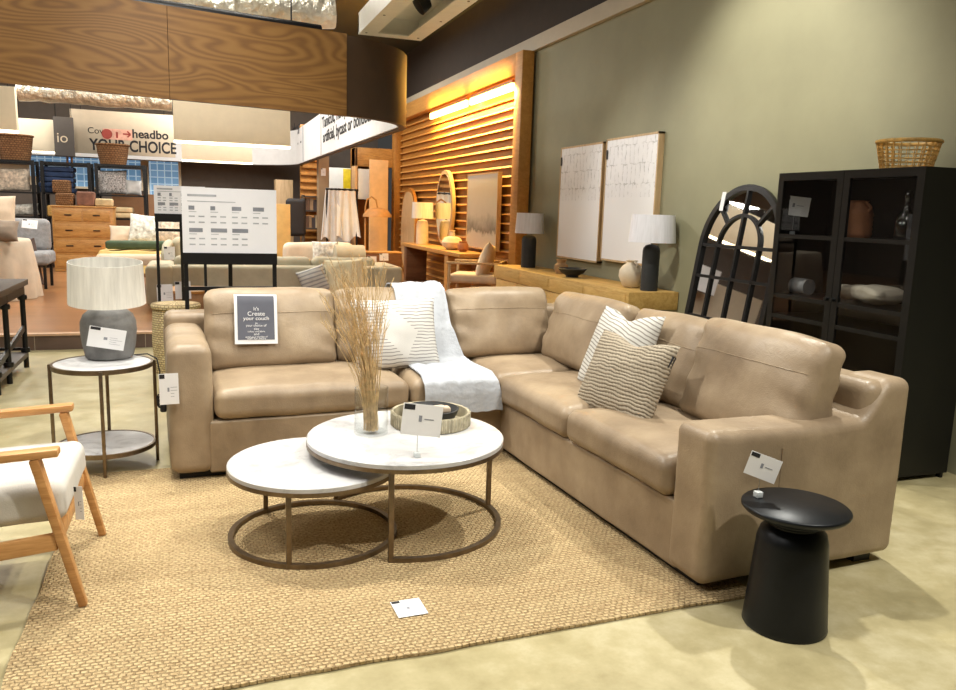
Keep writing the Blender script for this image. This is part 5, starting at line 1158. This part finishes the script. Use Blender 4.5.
# tan box column by the easel, cream lamp box, dark chair
cx, zb, w_, h_ = bbox_at(274, 204, 289, 252, 14.0)
solo('tan_plinth', MB().span((-w_ / 2 - .05, -.2, 0), (w_ / 2, .2, zb + h_ - PZ), bev=.006), M('tan_board', (200, 164, 100), .6, amt=.06), 'tall tan plinth beside the large easel board', 'plinth', (cx, 14.0, PZ))
gblock('wooden_crate', 'pale wooden crate unit high behind the tan plinth', 'crate', 275, 180, 292, 202, 19.5, 'pale', .4, True)
t = thing('dark_chair', 'dark leather wing chair behind the cream sofa', 'chair', (at(293, 215, Y=16.5).x, 16.5, PZ)); zz = at(293, 196, Y=16.5).z - PZ
obj('backrest', MB().rbox((.08, .2, zz * .72), (.4, .16, zz * .5), .08, 6), 'ink', t); obj('seat', MB().rbox((0, -.1, .45), (.55, .6, .18), .05, 5), 'ink', t)
for x in (-.22, .22):
    for y in (-.35, .2): obj('leg', MB().bar((x, y, .4), (x, y, 0), .04, .04), 'black', t)
# cream sofa with patterned cushions
Yc = 13.2; xa, xb = at(290, 260, Y=Yc).x, at(345, 260, Y=Yc).x; zz = at(315, 242, Y=Yc).z - PZ
t = thing('cream_sofa', 'low cream sofa behind the sage sofa', 'sofa', ((xa + xb) / 2, Yc, PZ)); hw = (xb - xa) / 2 + .12
bx(t, 'base', (-hw, -.4, .06), (hw, .5, .4), 'creamfab', .03); obj('backrest', MB().rbox((0, -.1, zz * .62), (2 * hw, .3, zz * .76), .1, 7, soft(71, .015, 3)), 'creamfab', t)
obj('arm', MB().rbox((hw - .1, .15, zz * .4), (.25, .8, zz * .7), .08, 6), 'creamfab', t)
for x in (-hw + .1, hw - .1): obj('foot', MB().span((x - .04, -.3, 0), (x + .04, -.22, .07)), 'black', t)
p_ = at(325, 252, Y=12.85); pillow((p_.x, 12.82, p_.z), (1, 0, 0), (0, .1, 1), .42, .34, .14, 'throw_pillow', 'plaid', 'cushion with brown brush marks on the cream sofa', seed=72)
p_ = at(350, 257, Y=12.6); t_ = thing('bolster', 'grey green roll cushion beside the cream sofa', 'cushion', (p_.x, 12.6, p_.z))
obj('roll', MB().tube([(-.24, 0, 0), (-.23, 0, 0), (.2, 0, 0), (.22, 0, 0)], .19, 16), 'sage', t_)
# its stand: low sage bench
gblock('sage_bench', 'low sage bench carrying the roll cushion', 'bench', 338, 269, 366, 292, 12.6, 'sage', .6)
# tan brown low cabinet with cards
Yk = 12.4; cx, zb, w_, h_ = bbox_at(364, 252, 402, 292, Yk + 1.4)
t = thing('low_cabinet', 'low brown wooden cabinet in front of the cream wardrobe', 'cabinet', (cx, Yk + 1.6, PZ)); H_ = zb + h_ - PZ
bx(t, 'body', (-w_ / 2, -.2, 0), (w_ / 2, .2, H_ - .03), 'walnut'); bx(t, 'top', (-w_ / 2 - .01, -.21, H_ - .03), (w_ / 2 + .01, .21, H_), 'pine')
for k, (px, py, lb_) in enumerate(((372, 260, 'pinkish price card standing before the low brown cabinet'), (384, 257, 'white price card standing before the low brown cabinet'))):
    q_ = at(px, py, Y=12.9); price_card('hanging_price_card', lb_, frame_mat((q_.x, 12.9, q_.z), (1, 0, 0), (0, .1, 1)), .15, .12, seed=50 + k)
    b_ = thing('card_pin', 'thin steel pin stand carrying a price card before the low cabinet', 'stand', (q_.x, 12.91, PZ), group='card pins'); obj('pin', MB().tube([(0, 0, 0), (0, 0, q_.z - PZ)], .006, 6), 'steel', b_)
# cream wardrobe panels and white box
cx, zb, w_, h_ = bbox_at(369, 160, 388, 243, 17.0)
t = thing('peach_screen', 'tall peach display panel left of the timber bay', 'display panel', (cx, 17.0, PZ)); bx(t, 'panel', (-w_ / 2, -.03, 0), (w_ / 2, .03, zb + h_ - PZ), 'peach', .003)
cx, zb, w_, h_ = bbox_at(352, 149, 390, 245, 17.7)
t = thing('display_wardrobe', 'amber timber wardrobe frame behind the peach panel', 'wardrobe', (cx, 17.7, PZ)); H_ = zb + h_ - PZ
bx(t, 'back', (-w_ / 2, .1, 0), (w_ / 2, .2, H_), 'orange'); bx(t, 'side', (-w_ / 2, -.3, 0), (-w_ / 2 + .06, .1, H_), 'peach'); bx(t, 'top', (-w_ / 2, -.3, H_ - .4), (w_ / 2, .1, H_), 'pine')
bx(t, 'inner_box', (-w_ / 2 + .08, -.28, H_ - 1.1), (-w_ / 2 + .5, .08, H_ - .45), 'white')
# arched tan lamp
p_ = at(375, 216, Y=16.2); zz = at(375, 197, Y=16.2).z - PZ; zs_ = at(375, 217, Y=16.2).z - PZ
t = thing('arched_lamp', 'arched lamp with tan leather dome shade before the peach panel', 'lamp', (p_.x, 16.2, PZ))
obj('shade', MB().lathe([(.30, zs_), (.29, zs_ + .05), (.2, zs_ + .16), (.05, zs_ + .19), (0, zs_ + .19)], (.05, 0, 0), 30, cap=False), 'tanleather', t)
obj('arch', MB().tube([(-.2, 0, 0), (-.2, 0, zs_ + .2), (-.17, 0, zz - .06), (-.07, 0, zz), (.02, 0, zz - .06), (.05, 0, zs_ + .19)], .018, 8), 'tanleather', t)
obj('base', MB().lathe([(0, 0), (.18, 0), (.18, .03), (0, .03)], (-.2, 0, 0), 24), 'black', t)

# ------------------------------------------------------------------ hanging banners and back windows
def board(name, lab, cat, x0, y0, x1, y1, Y, mat, th=.04, rods=True):
    cx, zb, w_, h_ = bbox_at(x0, y0, x1, y1, Y); t = thing(name, lab, cat, (cx, Y, zb)); obj('board', MB().span((-w_ / 2, 0, 0), (w_ / 2, th, h_), bev=.004), mat, t)
    if rods:
        for s_ in (-.4, .4): obj('suspension_rod', MB().tube([(s_ * w_, th / 2, h_), (s_ * w_, th / 2, 4.8 - zb)], .006, 5), 'black', t)
    return t, w_, h_
t, w_, h_ = board('hanging_banner', 'cream hanging banner reading YOUR CHOICE', 'banner', 72, 112, 174, 155, 18.2, 'bannercloth')
def tp(px, py): p = at(px, py, Y=18.2); return p - t.location
def bt_(s_, px0, px1, py, mat='ink', bold=.0, tall=1.0): A, B = tp(px0, py), tp(px1, py); text(s_, mat, t, frame_mat((A.x, -.002, A.z), (1, 0, 0), (0, 0, 1)), B.x - A.x, bold=bold, tall=tall)
bt_('Cov', 87.5, 103, 133); bt_('headbo', 132, 168, 137.5, bold=.025); bt_('YOUR CHOICE', 90, 177, 149.5, bold=.025, tall=1.3)
A, B = tp(103, 139), tp(132, 130); q = MB().span((A.x, -.004, A.z), (B.x, -.001, B.z)); obj('red_print', q, M('blush_print', (222, 170, 150), .6, amt=.15), t)
A = tp(107, 134); obj('red_mark', MB().lathe([(0, 0), (.1, 0), (.1, .004), (0, .004)], (A.x, -.005, A.z), 20, Matrix.Rotation(PI / 2, 3, 'X')), 'red', t)
A = tp(117, 135); obj('red_mark', MB().span((A.x - .02, -.008, A.z - .06), (A.x + .02, -.004, A.z + .06)), 'red', t)
A, B = tp(123, 134), tp(130.5, 134.5); q = MB(); q.bar((A.x, -.006, A.z), (B.x, -.006, B.z), .004, .03); q.bar((B.x, -.006, B.z), (B.x - .06, -.006, B.z + .06), .004, .03); q.bar((B.x, -.006, B.z), (B.x - .06, -.006, B.z - .06), .004, .03); obj('arrow', q, 'red', t)
t, w_, h_ = board('dark_banner', 'dark grey hanging banner end with the letters IO', 'banner', 55, 117, 73, 156, 18.05, M('warm_grey_banner', (98, 92, 88), .7, amt=.03))
A, B = at(56.5, 142, Y=18.05) - t.location, at(67, 142, Y=18.05) - t.location; text('io', 'cream', t, frame_mat((A.x, -.002, A.z), (1, 0, 0), (0, 0, 1)), B.x - A.x)
def lightboard(lab, x0, y0, x1, y1, Y):
    t, w_, h_ = board('light_pelmet', lab, 'light fixture', x0, y0, x1, y1, Y, 'cream', .12); obj('light_strip', MB().span((-w_ / 2, .01, -.03), (w_ / 2, .10, .0)), 'striplight', t); return t
lightboard('cream pelmet with lit lower edge just right of the banner', 174, 97, 290, 143, 10.4)
lightboard('cream pelmet with lit lower edge at the left picture edge', -60, 84, 14, 128, 11.2)
lightboard('lower cream pelmet with lit edge below the dark banner end', 16, 119, 60, 151, 18.4)
lightboard('far cream pelmet behind the lit one, nearer the far wall', 182, 139, 252, 161, 15.5)
for n_, (x0, x1, y0, y1) in enumerate(((30, 70, 152, 176), (70, 140, 152, 186), (150, 178, 160, 200))):
    A, B = at(x0, y1, Y=20.9), at(x1, y0, Y=20.9); t = struct('window_%d' % (n_ + 1), MB().span((A.x, 20.93, A.z), (B.x, 20.96, B.z)), 'winglow')
    q = MB(); fw = .05
    for lo, hi in (((A.x - fw, 20.9, A.z - fw), (A.x, 21, B.z + fw)), ((B.x, 20.9, A.z - fw), (B.x + fw, 21, B.z + fw)), ((A.x, 20.9, A.z - fw), (B.x, 21, A.z)), ((A.x, 20.9, B.z), (B.x, 21, B.z + fw))): q.span(lo, hi)
    obj('window_frame', q, 'cream', t)
A, B = at(0, 170, Y=20.8), at(178, 150, Y=20.8); struct('trim_7', MB().span((-9, 20.95, A.z - .3), (B.x + .05, 21, B.z + .2)), 'cream')

# ------------------------------------------------------------------ light
w = bpy.data.worlds.new('world'); SC.world = w; w.use_nodes = True; w.node_tree.nodes['Background'].inputs[0].default_value = (.05, .048, .045, 1); w.node_tree.nodes['Background'].inputs[1].default_value = 1
def look_m(p, q): return (Vector(q) - Vector(p)).to_track_quat('-Z', 'Y').to_euler()
def spot(name, p, q, e, ang=70, blend=.6, col=(1, .93, .80), r=.06):
    L = bpy.data.lights.new(name, 'SPOT'); L.energy = e; L.spot_size = math.radians(ang); L.spot_blend = blend; L.color = col; L.shadow_soft_size = r
    o = bpy.data.objects.new(name, L); COL.objects.link(o); o.location = p; o.rotation_euler = look_m(p, q); return o
def area(name, p, sx, sy_, e, col=(1, .95, .86), q=None):
    L = bpy.data.lights.new(name, 'AREA'); L.shape = 'RECTANGLE'; L.size = sx; L.size_y = sy_; L.energy = e; L.color = col
    o = bpy.data.objects.new(name, L); COL.objects.link(o); o.location = p; o.rotation_euler = look_m(p, q) if q else (0, 0, 0); return o
W_ = (1, .965, .85)
spot('track_spot_right', (3.5, 4.4, 4.3), (1.0, 3.5, 0), 560, 80, .6, W_)
spot('track_spot_back', (-.3, 5.3, 4.3), (1.1, 3.3, .2), 430, 75, .6, W_)
spot('track_spot_front', (2.9, .5, 4.3), (1.9, 2.3, .3), 520, 80, .6, W_)
spot('track_spot_left', (-.7, 3.4, 4.3), (-.4, 4.8, 0), 230, 80, .6, W_)
spot('track_spot_seat', (1.0, 2.6, 4.3), (.3, 4.8, .4), 240, 60, .7, W_)
spot('track_spot_wall', (2.3, 5.1, 4.2), (4.35, 5.3, 2.1), 500, 70, .8, W_)
spot('track_spot_picture', (2.2, 8.1, 3.15), (4.3, 6.9, 1.4), 120, 75, .9, (1, .97, .92))
spot('cabinet_fill', (1.2, 4.6, 3.6), (3.9, 3.9, 1.2), 130, 40, .8, W_)  # fill spot added to lift the jug and shelves in the cabinet
spot('sign_fill', (.2, 4.6, 4.5), (.2, 9.0, 1.0), 260, 50, .9, (1, .98, .95))  # added fill, brightens the easel boards and fronts facing the camera
for x, y, e in ((-2, 1.5, 90), (1.5, 1.0, 60), (-3, 6, 100), (.5, 5.5, 80), (-6, 4, 60)): area('ceiling_panel', (x, y, 4.6), 1.2, 1.2, e)
for x, y, e in ((-4, 12, 210), (0, 12, 220), (-4, 17, 170), (0, 17, 190), (2, 15, 130)): area('platform_panel', (x, y, 4.6), 1.4, 1.4, e)
area('pelmet_fill', (-.2, 8.9, 4.3), 2.5, .3, 48, (1, .95, .85), (-.2, 10.6, 2.7)); area('duct_fill', (-.2, 7.6, 4.3), 1.5, .3, 30, (1, .95, .85), (-.2, 9.2, 3.6))  # two unseen fill lights added to brighten the pelmet and the foil duct
area('display_fill', (2.7, 17.6, 3.6), .8, .4, 40, (1, .97, .92), (2.5, 18.8, 1.8))  # unseen fill added to make the white display panel bright
vs = SC.view_settings; vs.view_transform = 'Standard'; vs.look = 'None'; vs.exposure = 0; vs.gamma = 1; vs.use_curve_mapping = False
SC.cycles.use_denoising = True
